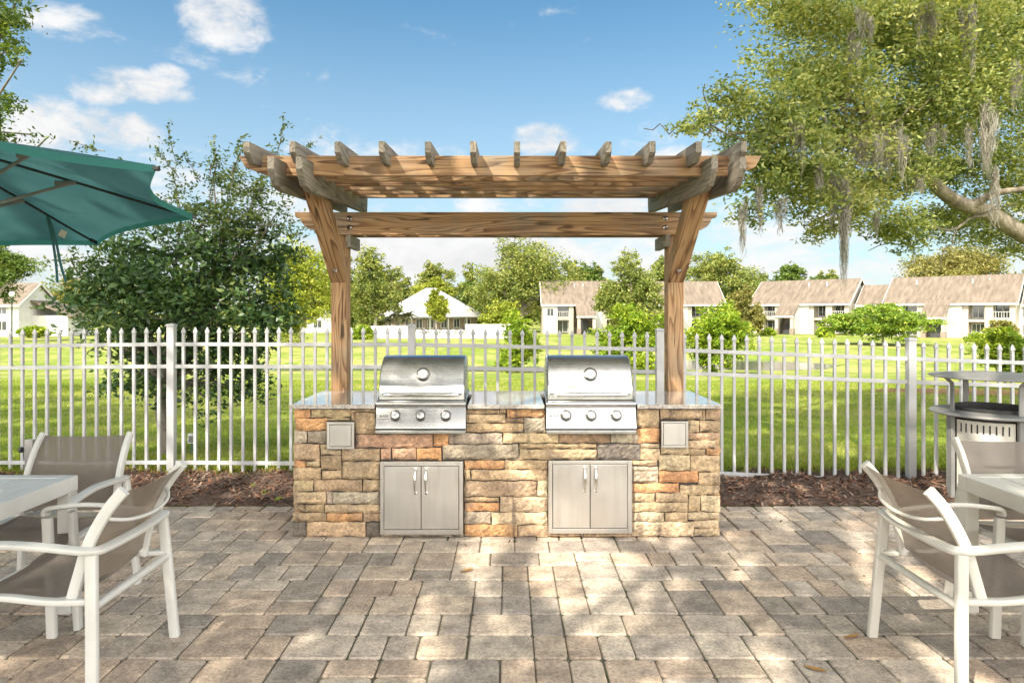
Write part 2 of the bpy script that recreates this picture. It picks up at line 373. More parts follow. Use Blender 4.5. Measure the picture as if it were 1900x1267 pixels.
# ------------------------------------------------------------------ world, sun, camera
SUN_DIR = Vector((-.60, -.79, 1.0)).normalized()
def build_world():
    w = bpy.data.worlds.new("World"); scn.world = w; w.use_nodes = True
    nt = w.node_tree; bg = nt.nodes['Background']
    sky = nt.nodes.new('ShaderNodeTexSky'); sky.sky_type = 'NISHITA'; sky.sun_disc = False
    sky.sun_elevation = math.asin(SUN_DIR.z); sky.sun_rotation = math.atan2(SUN_DIR.x, SUN_DIR.y)
    sky.altitude = 20; sky.air_density = 1.0; sky.dust_density = .5; sky.ozone_density = 2.5
    tc = nt.nodes.new('ShaderNodeTexCoord'); sp = nt.nodes.new('ShaderNodeSeparateXYZ')
    nt.links.new(tc.outputs['Generated'], sp.inputs[0])
    az = math_(nt, 'ARCTAN2', sp.outputs[0], sp.outputs[1]); el = math_(nt, 'ARCSINE', sp.outputs[2])
    mp = nt.nodes.new('ShaderNodeMapping'); mp.inputs['Scale'].default_value = (1, 1, 1.9)
    nt.links.new(tc.outputs['Generated'], mp.inputs[0])
    n1 = noise(nt, mp.outputs[0], 7.5, 8, .6, .35)
    n2 = noise(nt, mp.outputs[0], 2.2, 3, .5); n3 = noise(nt, mp.outputs[0], 24, 6, .62, .5)
    n1 = math_(nt, 'ADD', math_(nt, 'MULTIPLY', n1, .68), math_(nt, 'MULTIPLY', n3, .32))
    best = None
    # cloud puffs by compass bearing and height above the horizon: (px, py, rx, ry, weight)
    for px, py, rx, ry, wt in ((410, 20, 90, 62, 1.0), (465, 40, 40, 40, .9), (250, 158, 100, 30, 1.0), (195, 172, 60, 28, .85), (215, 235, 75, 34, 1.0),
                               (95, 225, 70, 42, .8), (150, 45, 80, 36, .52), (1010, 258, 72, 34, 1.0), (1160, 186, 58, 26, .78), (55, 255, 60, 32, .7),
                               (310, 150, 40, 26, .9), (1120, 385, 90, 26, .8), (820, 470, 260, 46, .75), (1250, 300, 90, 26, .5)):
        a0 = math.atan((px - CX) / F); e0 = math.atan((CY - py) / F * math.cos(a0))
        ra = rx / F; re = ry / F
        dx = math_(nt, 'DIVIDE', math_(nt, 'SUBTRACT', az, a0), ra); dy = math_(nt, 'DIVIDE', math_(nt, 'SUBTRACT', el, e0), re)
        d2 = math_(nt, 'ADD', math_(nt, 'MULTIPLY', dx, dx), math_(nt, 'MULTIPLY', dy, dy))
        k = math_(nt, 'MULTIPLY', math_(nt, 'SUBTRACT', 1.25, d2, clamp=True), wt)
        best = k if best is None else math_(nt, 'MAXIMUM', best, k)
    def mapr(v, a, b, c, d):
        m = nt.nodes.new('ShaderNodeMapRange'); m.interpolation_type = 'SMOOTHSTEP'
        nt.links.new(v, m.inputs[0])
        for i, q in enumerate((a, b, c, d)): m.inputs[1 + i].default_value = q
        return m.outputs[0]
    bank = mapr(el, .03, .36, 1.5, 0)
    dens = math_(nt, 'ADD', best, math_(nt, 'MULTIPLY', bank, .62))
    dens = math_(nt, 'ADD', dens, math_(nt, 'MULTIPLY', mapr(sp.outputs[1], -.25, .42, 1.75, 0), n2))   # unseen cloud added behind the viewer to raise the fill
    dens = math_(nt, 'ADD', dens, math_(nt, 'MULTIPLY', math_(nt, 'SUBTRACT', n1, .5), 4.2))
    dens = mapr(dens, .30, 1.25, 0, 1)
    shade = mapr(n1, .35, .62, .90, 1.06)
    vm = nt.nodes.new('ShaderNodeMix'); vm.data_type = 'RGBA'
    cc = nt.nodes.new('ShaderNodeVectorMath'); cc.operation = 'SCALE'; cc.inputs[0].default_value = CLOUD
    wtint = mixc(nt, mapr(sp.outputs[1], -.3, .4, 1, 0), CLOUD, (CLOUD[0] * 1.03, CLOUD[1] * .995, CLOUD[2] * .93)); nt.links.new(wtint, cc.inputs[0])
    nt.links.new(math_(nt, 'MULTIPLY', shade, mapr(sp.outputs[1], -.3, .4, BACK_FILL, 1.0)), cc.inputs['Scale'])  # added clouds behind the viewer brightened well above the visible ones for fill
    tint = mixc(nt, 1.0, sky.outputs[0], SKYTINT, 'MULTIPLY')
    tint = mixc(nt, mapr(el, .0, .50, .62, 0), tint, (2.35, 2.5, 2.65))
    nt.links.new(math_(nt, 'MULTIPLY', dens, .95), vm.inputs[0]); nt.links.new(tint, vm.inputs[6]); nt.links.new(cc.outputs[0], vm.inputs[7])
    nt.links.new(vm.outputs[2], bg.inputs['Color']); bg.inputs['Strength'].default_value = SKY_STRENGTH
CLOUD = (2.85, 2.82, 2.80); BACK_FILL = 6.0; SKY_STRENGTH = .12; SKYTINT = (.33, .53, .53)
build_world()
sl = bpy.data.lights.new('sun', 'SUN'); sl.energy = 3.0; sl.angle = R(.55); sl.color = (1, .91, .76)
so = bpy.data.objects.new('sun', sl); link(so); so.rotation_euler = (-SUN_DIR).to_track_quat('-Z', 'Y').to_euler()
so.location = (-20, -26, 40)
cam = bpy.data.cameras.new('camera'); co = bpy.data.objects.new('camera', cam); link(co)
co.location = (0, 0, EYE); co.rotation_euler = (R(90), 0, 0)
cam.sensor_width = 36; cam.sensor_fit = 'HORIZONTAL'; cam.lens = 36 * F / 1900
cam.shift_x = (950 - CX) / 1900; cam.shift_y = -(633.5 - CY) / 1900
cam.clip_start = .05; cam.clip_end = 6000
scn.camera = co
scn.view_settings.view_transform = 'Standard'; scn.view_settings.look = 'None'
scn.view_settings.exposure = 1.48; scn.view_settings.gamma = 1
scn.cycles.use_denoising = True; scn.cycles.denoiser = 'OPENIMAGEDENOISE'; scn.cycles.denoising_input_passes = 'RGB_ALBEDO_NORMAL'; scn.cycles.denoising_prefilter = 'ACCURATE'
scn.cycles.max_bounces = 8; scn.cycles.transparent_max_bounces = 16
scn.cycles.caustics_reflective = False; scn.cycles.caustics_refractive = False
scn.cycles.sample_clamp_indirect = 6

# ------------------------------------------------------------------ terrain
def sstep(a, b, x):
    t = np.clip((x - a) / (b - a), 0, 1); return t * t * (3 - 2 * t)
def pond_f(x, y):
    a = ((x + 2) / 24) ** 2 + ((y - 49.3) / 3.6) ** 2
    b = ((x - 18) / 7.5) ** 2 + ((y - 55) / 6.5) ** 2
    return np.minimum(a, b)
def ground_np(x, y):
    z = -.058 * np.clip(y - 7.6, 0, 37)
    z = z - .02 * sstep(0, 12, x) * sstep(5.5, 7, y) + .03 * sstep(3, 9, -x) * sstep(5.5, 9, y) * (1 - sstep(20, 44, y))
    z = z + .05 * np.sin(x * .31 + 1.3) * np.sin(y * .23) * sstep(12, 20, y)
    z = z + .22 * sstep(52, 85, y)
    p = pond_f(x, y); z = z - .55 * (1 - sstep(.7, 1.25, p))
    under = (1 - sstep(5.66, 5.8, y)) * (1 - sstep(7.0, 7.3, np.abs(x)))
    return z - .10 * under
def gz(x, y): return float(ground_np(np.array([float(x)]), np.array([float(y)]))[0])
def lawn_mat():
    m, nt, bs = newmat('lawn')
    v = coords(nt, 'Object')
    fine = noise(nt, coords(nt, 'Object', (1, .55, 1)), 14, 6, .7)
    mid = noise(nt, v, .9, 5, .62); big = noise(nt, v, .16, 4, .55)
    f = math_(nt, 'ADD', math_(nt, 'MULTIPLY', fine, .55), math_(nt, 'MULTIPLY', mid, .5))
    c = ramp(nt, f, [(.32, (.065, .115, .016)), (.5, (.15, .215, .03)), (.63, (.25, .275, .06)), (.78, (.37, .34, .13))])
    dry = ramp(nt, math_(nt, 'ADD', math_(nt, 'MULTIPLY', big, .6), math_(nt, 'MULTIPLY', mid, .5)), [(.49, (0, 0, 0)), (.68, (1, 1, 1))])
    c = mixc(nt, math_(nt, 'MULTIPLY', dry, .65), c, (.44, .38, .16))
    nt.links.new(c, bs.inputs['Base Color']); bs.inputs['Roughness'].default_value = .9; bs.inputs['Specular IOR Level'].default_value = .1
    bump(nt, bs, fine, .7, .05)
    return m
LAWN = lawn_mat()
def grid_mesh(name, xs, ys, zf, mat, kind='structure'):
    X, Y = np.meshgrid(np.array(xs, dtype=float), np.array(ys, dtype=float))
    Z = zf(X, Y); nx, ny = len(xs), len(ys)
    co = np.stack([X.ravel(), Y.ravel(), Z.ravel()], 1)
    idx = np.arange(nx * ny).reshape(ny, nx)
    q = np.stack([idx[:-1, :-1].ravel(), idx[:-1, 1:].ravel(), idx[1:, 1:].ravel(), idx[1:, :-1].ravel()], 1)
    me = np_mesh(name, co, q, mat); me.shade_smooth()
    o = bpy.data.objects.new(name, me); link(o); return tag(o, kind=kind)
def np_mesh(name, co, q, mat, rnd=None):
    me = bpy.data.meshes.new(name); n, k = q.shape
    me.vertices.add(len(co)); me.vertices.foreach_set('co', np.ascontiguousarray(co, dtype=np.float32).ravel())
    me.loops.add(n * k); me.loops.foreach_set('vertex_index', np.ascontiguousarray(q, dtype=np.int32).ravel())
    me.polygons.add(n); me.polygons.foreach_set('loop_start', np.arange(0, n * k, k, dtype=np.int32))
    me.polygons.foreach_set('loop_total', np.full(n, k, dtype=np.int32))
    me.materials.append(mat)
    if rnd is not None:
        a = me.attributes.new('rnd', 'FLOAT', 'FACE'); a.data.foreach_set('value', np.ascontiguousarray(rnd, dtype=np.float32))
    me.update(calc_edges=True); return me
xs = sorted(set([-3000, -1200, -600, -300, -160, -110, 110, 160, 300, 600, 1200, 3000] + list(range(-90, 91, 6)) + [i * .9 for i in range(-34, 35)] + [-7.3, -7, 7, 7.3]))
ys = sorted(set([-3000, -800, -200, -60, -20, -8, -3, 0, 3, 5, 5.66, 5.7, 5.74, 5.8] + [6 + i * .5 for i in range(30)] + [21 + i * 1.0 for i in range(45)] + [66 + 6 * i for i in range(22)] + [220, 300, 420, 700, 1200, 3000]))
grid_mesh('ground', xs, ys, ground_np, LAWN)
def water_mat():
    m, nt, bs = newmat('pond_water')
    bs.inputs['Base Color'].default_value = (.10, .13, .11, 1); bs.inputs['Roughness'].default_value = .06
    bs.inputs['Specular IOR Level'].default_value = .6
    bump(nt, bs, noise(nt, coords(nt, 'Object', (1, 2.5, 1)), 2.2, 3), .06, .05); return m
o = MB().add([(-32, 44, -2.36), (32, 44, -2.36), (32, 64, -2.36), (-32, 64, -2.36)], [(0, 1, 2, 3)]).build('pond_water', water_mat()); tag(o, kind='structure')

# ------------------------------------------------------------------ patio
rng = random.Random(7)
def paver_col():
    base = rng.choice([(.33, .30, .267), (.30, .275, .247), (.26, .243, .225), (.355, .313, .265), (.355, .31, .26), (.345, .288, .238), (.225, .208, .193), (.37, .337, .30), (.315, .268, .225), (.40, .367, .32), (.30, .276, .25)])
    k = rng.uniform(1.0, 1.5); return tuple(c * k * w for c, w in zip(base, (1.07, .985, .905)))
def build_patio():
    mb = MB(); u = .0795
    def paver(x0, x1, y0, y1):
        g = .0034; x0 += g; x1 -= g; y0 += g; y1 -= g
        j = lambda: rng.uniform(-.0022, .0022)
        x0 += j(); x1 += j(); y0 += j(); y1 += j()
        c1, c2 = rng.uniform(.012, .026), .0085
        tl, tx, ty = rng.uniform(-.002, .002), rng.uniform(-.006, .006), rng.uniform(-.006, .006)
        mx, my = (x0 + x1) / 2, (y0 + y1) / 2
        def ring(i, z, tilt):
            a, b, c, d = x0 + i, x1 - i, y0 + i, y1 - i; k = c1
            p = [(a + k, c), (b - k, c), (b - k * .29, c + k * .29), (b, c + k), (b, d - k), (b - k * .29, d - k * .29), (b - k, d), (a + k, d), (a + k * .29, d - k * .29), (a, d - k), (a, c + k), (a + k * .29, c + k * .29)]
            return [(q[0], q[1], z + (tl + tx * (q[0] - mx) + ty * (q[1] - my) if tilt else 0)) for q in p]
        v = ring(0, -.05, 0) + ring(0, -.0085, 1) + ring(.0035, -.003, 1) + ring(c2, 0, 1)
        f = []
        for r in range(3):
            for i in range(12):
                i2 = (i + 1) % 12; f.append((r * 12 + i, r * 12 + i2, r * 12 + 12 + i2, r * 12 + 12 + i))
        f.append(tuple(range(36, 48)))
        mb.add(v, f, 0, paver_col())
    # soldier course beside the mulch
    yend = 5.75
    x = -6.8
    while x < 6.8:
        w = rng.choice([2, 2, 3, 3]) * u; paver(x, x + w, yend - 2 * u, yend); x += w
    y = yend - 2 * u
    while y > -4.5:
        # a band six units deep; blocks split 3/3, 4/2 or 2/4
        x = -6.8 - rng.choice([0, 1, 2]) * u
        while x < 6.8:
            t = rng.random()
            if t < .36:
                w = rng.choice([3, 4, 3]) * u
                s = rng.choice([2, 4])
                paver(x, x + w, y - s * u, y); paver(x, x + w, y - 6 * u, y - s * u); x += w
            else:
                run = rng.choice([6, 7, 8, 10]); 
                for (ya, yb) in ((y - 3 * u, y), (y - 6 * u, y - 3 * u)):
                    left = run; xx = x
                    while left > 0:
                        ws = [q for q in (2, 3, 4) if q <= left and left - q != 1]
                        q = rng.choice(ws) if ws else left
                        paver(xx, xx + q * u, ya, yb); xx += q * u; left -= q
                x += run * u
        y -= 6 * u
    mb.box(-6.9, 6.9, y - .1, yend + .006, -.09, -.0105, 1)
    o = mb.build('patio_paving', [PAVER, JOINT], attr=True); tag(o, kind='structure')
build_patio()

# ------------------------------------------------------------------ mulch bed
def bed_z(X, Y):
    b = sstep(5.75, 5.95, Y) * (1 - sstep(6.75, 7.25, Y))
    return .002 + .05 * b * (.6 + .4 * np.sin(X * 2.1 + Y * 3) * np.sin(X * .9)) - .12 * sstep(7.1, 7.5, Y) + .02 * np.sin(X * 9 + Y * 7) * b
MULCH = simple('mulch', [(.045, .028, .02), (.10, .06, .042), (.17, .115, .08)], 30, .95, bscale=70, bstr=.9, bdist=.02)
grid_mesh('mulch_bed', [-7 + .2 * i for i in range(71)], [5.757 + .12 * i for i in range(14)], bed_z, MULCH)
def scatter_quads(name, pts, L, Wd, mat, seed, flat=.35, kind='stuff', lift=.006):
    g = np.random.default_rng(seed); n = len(pts)
    a = g.uniform(0, 2 * np.pi, n); tilt = g.normal(0, flat, n); roll = g.normal(0, flat, n)
    d = np.stack([np.cos(a) * np.cos(tilt), np.sin(a) * np.cos(tilt), np.sin(tilt)], 1)
    s = np.stack([-np.sin(a), np.cos(a), roll], 1); s /= np.linalg.norm(s, axis=1)[:, None]
    l = g.uniform(*L, n)[:, None]; w = g.uniform(*Wd, n)[:, None]
    c = pts + np.array([0, 0, lift])
    up = np.array([0, 0, 1]) * (w * .35)
    v = np.stack([c - d * l / 2 - s * w * .35, c - d * l / 2 + s * w * .35 + up * .3, c + s * w / 2 + up, c + d * l / 2 + s * w * .2, c + d * l / 2 - s * w * .3 + up * .2, c - s * w / 2 + up], 1).reshape(-1, 3)
    i = np.arange(n)[:, None] * 6
    q = np.concatenate([i + np.array([[0, 5, 2, 1]]), i + np.array([[5, 4, 3, 2]])], 0)
    r = g.uniform(0, 1, n); me = np_mesh(name, v, q, mat, np.concatenate([r, r]))
    o = bpy.data.objects.new(name, me); link(o); tag(o, kind=kind); return o
g = np.random.default_rng(3)
n = 11000
px_ = g.uniform(-5.6, 5.8, n); py_ = 5.72 + 1.5 * g.beta(1.2, 1.25, n)
keep = ~((px_ > -1.6) & (px_ < 1.55) & (py_ < 5.8))
px_, py_ = px_[keep], py_[keep]
scatter_quads('bark_mulch', np.stack([px_, py_, bed_z(px_, py_)], 1), (.03, .085), (.008, .022), CHIP, 5)

ORANGEM = simple('orange_mulch', [(.12, .055, .025), (.26, .125, .05), (.36, .19, .09)], 3, .95, bscale=20, bstr=.9, bdist=.05)
def far_bed(X, Y):
    r = ((X - 14.2) / 3.4) ** 2 + ((Y - 20.8) / 2.1) ** 2 + .18 * np.sin(X * 2.3) * np.cos(Y * 2.9)
    return ground_np(X, Y) + .05 * (1 - sstep(.75, 1.05, r)) - .02
grid_mesh('planting_bed', [10.2 + .25 * i for i in range(33)], [18.2 + .25 * i for i in range(22)], far_bed, ORANGEM)
# ------------------------------------------------------------------ grass blades near the fence
def blades(name, n, area, hgt, seed, wd=.006, mat=None, power=1.0):
    g = np.random.default_rng(seed)
    u = g.uniform(0, 1, n) ** power
    y = area[2] + (area[3] - area[2]) * u
    x = (g.uniform(0, 1, n) - .5) * 2 * (y * .80 + .6) if area[0] is None else g.uniform(area[0], area[1], n)
    k = pond_f(x, y) > 1.25; x, y = x[k], y[k]; n = len(x)
    z = ground_np(x, y); z = np.where(y < 7.3, np.maximum(z, bed_z(x, y)), z)
    a = g.uniform(0, 2 * np.pi, n); sc = np.clip(y / 9.0, 1, 2.6)
    h = g.uniform(.5, 1, n) * hgt * (.7 + .3 * sc); w = wd * sc
    lean = g.normal(0, .35, (n, 2)) * h[:, None]
    b = np.stack([x, y, z - .01], 1); s = np.stack([np.cos(a), np.sin(a), np.zeros(n)], 1) * w[:, None]
    tip = b + np.stack([lean[:, 0], lean[:, 1], h], 1)
    v = np.stack([b - s, b + s, tip], 1).reshape(-1, 3)
    me = np_mesh(name, v, np.arange(3 * n).reshape(n, 3), mat or GRASSB, g.uniform(0, 1, n))
    o = bpy.data.objects.new(name, me); link(o); tag(o, kind='stuff')
blades('grass_blades', 210000, (None, None, 6.95, 30), .055, 11, .0045, power=1.7)
blades('grass_tufts', 7000, (-6.5, 6.5, 6.75, 7.5), .10, 12, .004)

g = np.random.default_rng(17); n = 260
lx = g.uniform(-4.5, 5, n); ly = 5.72 - np.abs(g.normal(0, .9, n)); kk_ = ~((lx > -1.6) & (lx < 1.55) & (ly > 4.9))
scatter_quads('leaf_litter', np.stack([lx[kk_], ly[kk_], np.zeros(kk_.sum())], 1), (.012, .05), (.004, .012), CHIP, 18, .25)
# ------------------------------------------------------------------ outdoor kitchen island
DF = 4.94
def p3(x3, y3):   # a spot on the island's front wall
    px, py = 520 + .3 * x3, 630 + .3 * y3
    return X_(px, DF), Z_(py, DF)
CC = dict(o=(.50, .275, .135), t=(.47, .345, .215), g=(.36, .295, .225), d=(.16, .135, .115), p=(.48, .30, .20), b=(.39, .275, .175), l=(.54, .42, .28))
ST = """85 432 186 483 o;188 432 433 482 t;436 432 590 449 b;463 452 588 582 b;436 452 460 502 b;280 485 430 502 t;95 486 290 562 o;85 566 162 640 g;166 566 292 640 g;80 645 243 746 t;246 645 293 678 t;250 680 375 714 l;80 750 160 787 o;163 750 243 787 t;248 717 378 806 b;80 791 250 866 t;257 810 378 863 t;380 675 616 750 t;383 755 616 862 t;80 870 203 940 t;208 866 507 938 b;510 866 617 938 t;80 942 282 1017 t;285 942 320 1017 g;323 942 617 1017 g;80 1020 153 1066 b;156 1020 270 1067 t;273 1020 616 1070 t;78 1070 283 1124 b;287 1073 508 1124 o;511 1073 616 1126 b;75 1127 158 1224 d;161 1127 528 1225 t;532 1130 618 1224 d;
466 587 943 668 p;946 580 1040 661 o;1043 580 1375 645 g;622 672 685 742 p;688 672 840 742 p;844 670 998 744 o;1002 648 1475 742 g;622 1198 1065 1224 g;1069 1199 1134 1226 g;
1150 432 1355 460 t;1358 432 1397 460 t;1150 463 1394 515 t;1150 518 1505 572 t;1400 432 1637 480 o;1397 483 1507 515 b;1509 483 1640 575 g;1378 578 1722 640 t;1725 578 2043 640 b;1478 643 1957 675 t;1478 678 1957 740 t;1961 643 2227 742 d;2046 580 2227 640 g;
1138 747 1387 800 o;1390 745 1655 803 t;1138 803 1177 872 t;1180 806 1655 869 t;1138 875 1587 970 b;1590 872 1655 970 l;1138 974 1355 1005 t;1138 1008 1353 1062 o;1358 973 1655 1065 l;1138 1065 1303 1140 g;1306 1068 1652 1145 l;1138 1143 1467 1222 o;1470 1148 1655 1222 t"""
SR = """807 432 835 545 b;838 432 978 545 t;983 432 1245 494 t;1248 428 1265 497 b;1268 430 1357 497 b;838 548 981 640 o;807 580 835 640 g;862 643 983 670 l;1152 500 1225 572 t;1228 500 1355 572 b;1153 576 1352 620 b;1153 622 1332 672 t;1163 675 1266 715 b;1269 675 1352 715 o;862 673 985 745 t;988 668 1160 710 l;807 747 968 781 t;807 785 973 885 g;977 713 1170 811 l;1173 718 1355 817 t;978 814 1220 884 o;1223 820 1355 898 t;807 889 1103 945 o;1106 887 1220 897 b;1106 900 1352 960 t;807 948 952 1004 t;955 948 1155 1004 t;1160 963 1233 1065 t;1236 963 1355 1065 l;807 1007 1157 1065 t;807 1068 1010 1123 l;1013 1068 1153 1125 t;1157 1068 1352 1113 l;807 1126 1193 1217 l;1196 1117 1345 1165 l;1196 1168 1356 1217 l;288 1193 508 1219 t;511 1193 803 1219 t"""
island = thing('outdoor_kitchen_island', 'stacked ledge stone cooking counter with polished granite top and four steel cabinet doors', 'counter', (-.016, 5.35, 0))
IO = Vector((-.016, 5.35, 0))
class LMB(MB):          # world coordinates in, local to an offset
    def __init__(s, off): super().__init__(); s.off = Vector(off)
    def add(s, vs, fs, mi=0, col=None): return super().add([Vector(v) - s.off for v in vs], fs, mi, col)
def build_island():
    rs = random.Random(4)
    mb = LMB(IO)
    def stone(a, b, c, d, col, face='f', base=0.0):
        # a..b along the wall, c..d in height; a hewn, pillowed face
        gp = .0018; a += gp; b -= gp; c += gp; d -= gp
        if b - a < .01 or d - c < .01: return
        nx = max(3, int((b - a) / .02)); nz = max(3, int((d - c) / .016))
        dep = rs.uniform(.006, .019); slope = rs.uniform(-.008, .008); sl2 = rs.uniform(-.007, .007)
        ph = [rs.uniform(0, 6) for _ in range(4)]
        V = []; Fc = []
        wob = lambda q, k: .0030 * math.sin(q * 31 + ph[k]) + .0016 * math.sin(q * 83 + ph[k] * 2)
        for k in range(nz + 1):
            for i in range(nx + 1):
                u, w = i / nx, k / nz
                x = a + (b - a) * u; z = c + (d - c) * w
                e = min(u * (b - a), (1 - u) * (b - a)); e2 = min(w * (d - c), (1 - w) * (d - c))
                edge = min(1, e / .004) * .5 + min(1, e2 / .004) * .5 if min(e, e2) > 1e-6 else 0
                p = dep * (.55 + .45 * edge) + slope * (u - .5) + sl2 * (w - .5) + (rs.uniform(-.0045, .0045) if edge else -.003)
                if k in (0, nz): z += wob(x, 0 if k else 1)
                if i in (0, nx): x += wob(z, 2) * .7
                V.append((x, z, p))
        for k in range(nz):
            for i in range(nx):
                q = k * (nx + 1) + i; Fc.append((q, q + 1, q + nx + 2, q + nx + 1))
        m = len(V); rim = [i for i in range(nx + 1)] + [k * (nx + 1) + nx for k in range(1, nz + 1)] + [nz * (nx + 1) + i for i in range(nx - 1, -1, -1)] + [k * (nx + 1) for k in range(nz - 1, 0, -1)]
        for q in rim: V.append((V[q][0], V[q][1], -.03))
        for i in range(len(rim)):
            j = (i + 1) % len(rim); Fc.append((rim[i], m + i, m + j, rim[j]))
        def P(x, z, p):
            if face == 'f': return (x, DF - p + .008, z)
            if face == 'l': return (-1.535 - p, x, z)
            if face == 'r': return (1.505 + p, x, z)
            return (x, 5.755 + p, z)
        if face in ('l', 'b'): Fc = [f[::-1] for f in Fc]
        kk = rs.uniform(.82, 1.16); col = tuple(max(.03, q * kk * rs.uniform(.97, 1.03)) for q in col)
        mb.add([P(*v) for v in V], Fc, 0, col)
    for src, off in ((ST, 0), (SR, 1366.7)):
        for it in src.replace('\n', '').split(';'):
            a, b, c, d, k = it.split(); x0, z1 = p3(float(a) + off, float(b)); x1, z0 = p3(float(c) + off, float(d))
            stone(x0, x1, max(z0, .004), min(z1, .921), CC[k])
    for face, a0, a1 in (('l', 4.955, 5.74), ('r', 4.955, 5.74), ('b', -1.54, 1.51)):
        z = .004
        while z < .90:
            h = min(rs.uniform(.05, .12), .921 - z)
            if .921 - z - h < .04: h = .921 - z
            x = a0
            while x < a1 - .02:
                w = min(rs.uniform(.12, .4), a1 - x)
                if a1 - x - w < .08: w = a1 - x
                stone(x, x + w, z, z + h, CC[rs.choice('ootttgbbl')], face); x += w
            z += h
    mb.box(-1.525, 1.495, 4.962, 5.745, 0, .9225, 1)
    mb.build('stone_veneer', [STONE, MORTAR], island, attr=True)
    # granite slab in one piece with cut-outs bridged behind the grills
    t = LMB(IO)
    zt, zb = .953, .9235; y0, y1 = 4.905, 5.79; xa, xb = -1.567, 1.517
    GX = ((-.957, -.297), (.250, .910))
    t.box(xa, GX[0][0], y0, y1, zb, zt); t.box(GX[0][1], GX[1][0], y0, y1, zb, zt); t.box(GX[1][1], xb, y0, y1, zb, zt)
    for (a, b) in GX: t.box(a, b, 5.56, y1, zb, zt)
    t.build('countertop', GRANITE, island, .004, 3)
    # cabinet doors
    for (fx0, fz0, fx1, fz1, ix0, iz0, ix1, iz1, mid, hs, off) in ((622, 748, 1132, 1196, 645, 775, 1107, 1167, 875, (840, 906), 0), (290, 743, 805, 1190, 315, 765, 778, 1160, 547, (513, 580), 1366.7)):
        X0, Z1 = p3(fx0 + off, fz0); X1, Z0 = p3(fx1 + off, fz1); A0, B1 = p3(ix0 + off, iz0); A1, B0 = p3(ix1 + off, iz1); M_, _ = p3(mid + off, 0)
        fr = LMB(IO); yf, yb = 4.908, 4.99
        fr.box(X0, A0, yf, yb, Z0, Z1); fr.box(A1, X1, yf, yb, Z0, Z1); fr.box(A0, A1, yf, yb, Z0, B0); fr.box(A0, A1, yf, yb, B1, Z1)
        fr.build('door_frame', STEELV, island, .0025, 2)
        bk = LMB(IO); bk.box(A0 - .002, A1 + .002, 4.945, 4.955, B0 - .002, B1 + .002); bk.build('door_recess', DARKM, island)
        for (l, r_, hx) in ((A0 + .003, M_ - .002, hs[0]), (M_ + .002, A1 - .003, hs[1])):
            dm = LMB(IO); dm.box(l, r_, 4.9055, 4.935, B0 + .004, B1 - .003)
            d = dm.build('cabinet_door', STEELV, island, .003, 2)
            hX, hZ1 = p3(hx + off, 797); _, hZ0 = p3(hx, 936)
            if off: hX, hZ1 = p3(hx + off, 788); _, hZ0 = p3(hx, 924)
            hm = LMB(IO); pts = []; rad = []
            for k in range(17):
                w = k / 16; pts.append((hX, 4.903 - .033 * math.sin(math.pi * w) ** .45 if 0 < w < 1 else 4.907, hZ1 + .005 + (hZ0 - hZ1 - .01) * w)); rad.append(.0045 + .0052 * math.sin(math.pi * w))
            hm.tube(pts, rad, 12)
            for zz in (hZ1 + .005, hZ0 - .005): hm.lathe([(.0, 0), (.011, 0), (.011, .003), (.006, .006), (0, .006)], (hX, 4.9055, zz), (0, -1, 0), 16)
            hm.build('handle', CHROME, d, smooth=45)
    for (x0, z0, x1, z1, ax0, az0, ax1, az1, off) in ((295, 505, 462, 672, 312, 520, 446, 657, 0), (985, 502, 1150, 665, 995, 512, 1135, 650, 1366.7)):
        X0, Z1 = p3(x0 + off, z0); X1, Z0 = p3(x1 + off, z1); A0, B1 = p3(ax0 + off, az0); A1, B0 = p3(ax1 + off, az1)
        fr = LMB(IO); yf, yb = 4.908, 4.99
        fr.box(X0, A0, yf, yb, Z0, Z1); fr.box(A1, X1, yf, yb, Z0, Z1); fr.box(A0, A1, yf, yb, Z0, B0); fr.box(A0, A1, yf, yb, B1, Z1)
        f = fr.build('outlet_box', STEELV, island, .002, 2)
        c = LMB(IO); c.box(A0 + .003, A1 - .003, 4.9065, 4.94, B0 + .003, B1 - .003)
        c.lathe([(0, 0), (.004, 0), (.004, .003), (0, .003)], (A1 - .012, 4.9065, (B0 + B1) / 2), (0, -1, 0), 10)
        c.build('cover', STEELV, f, .002, 2)
build_island()

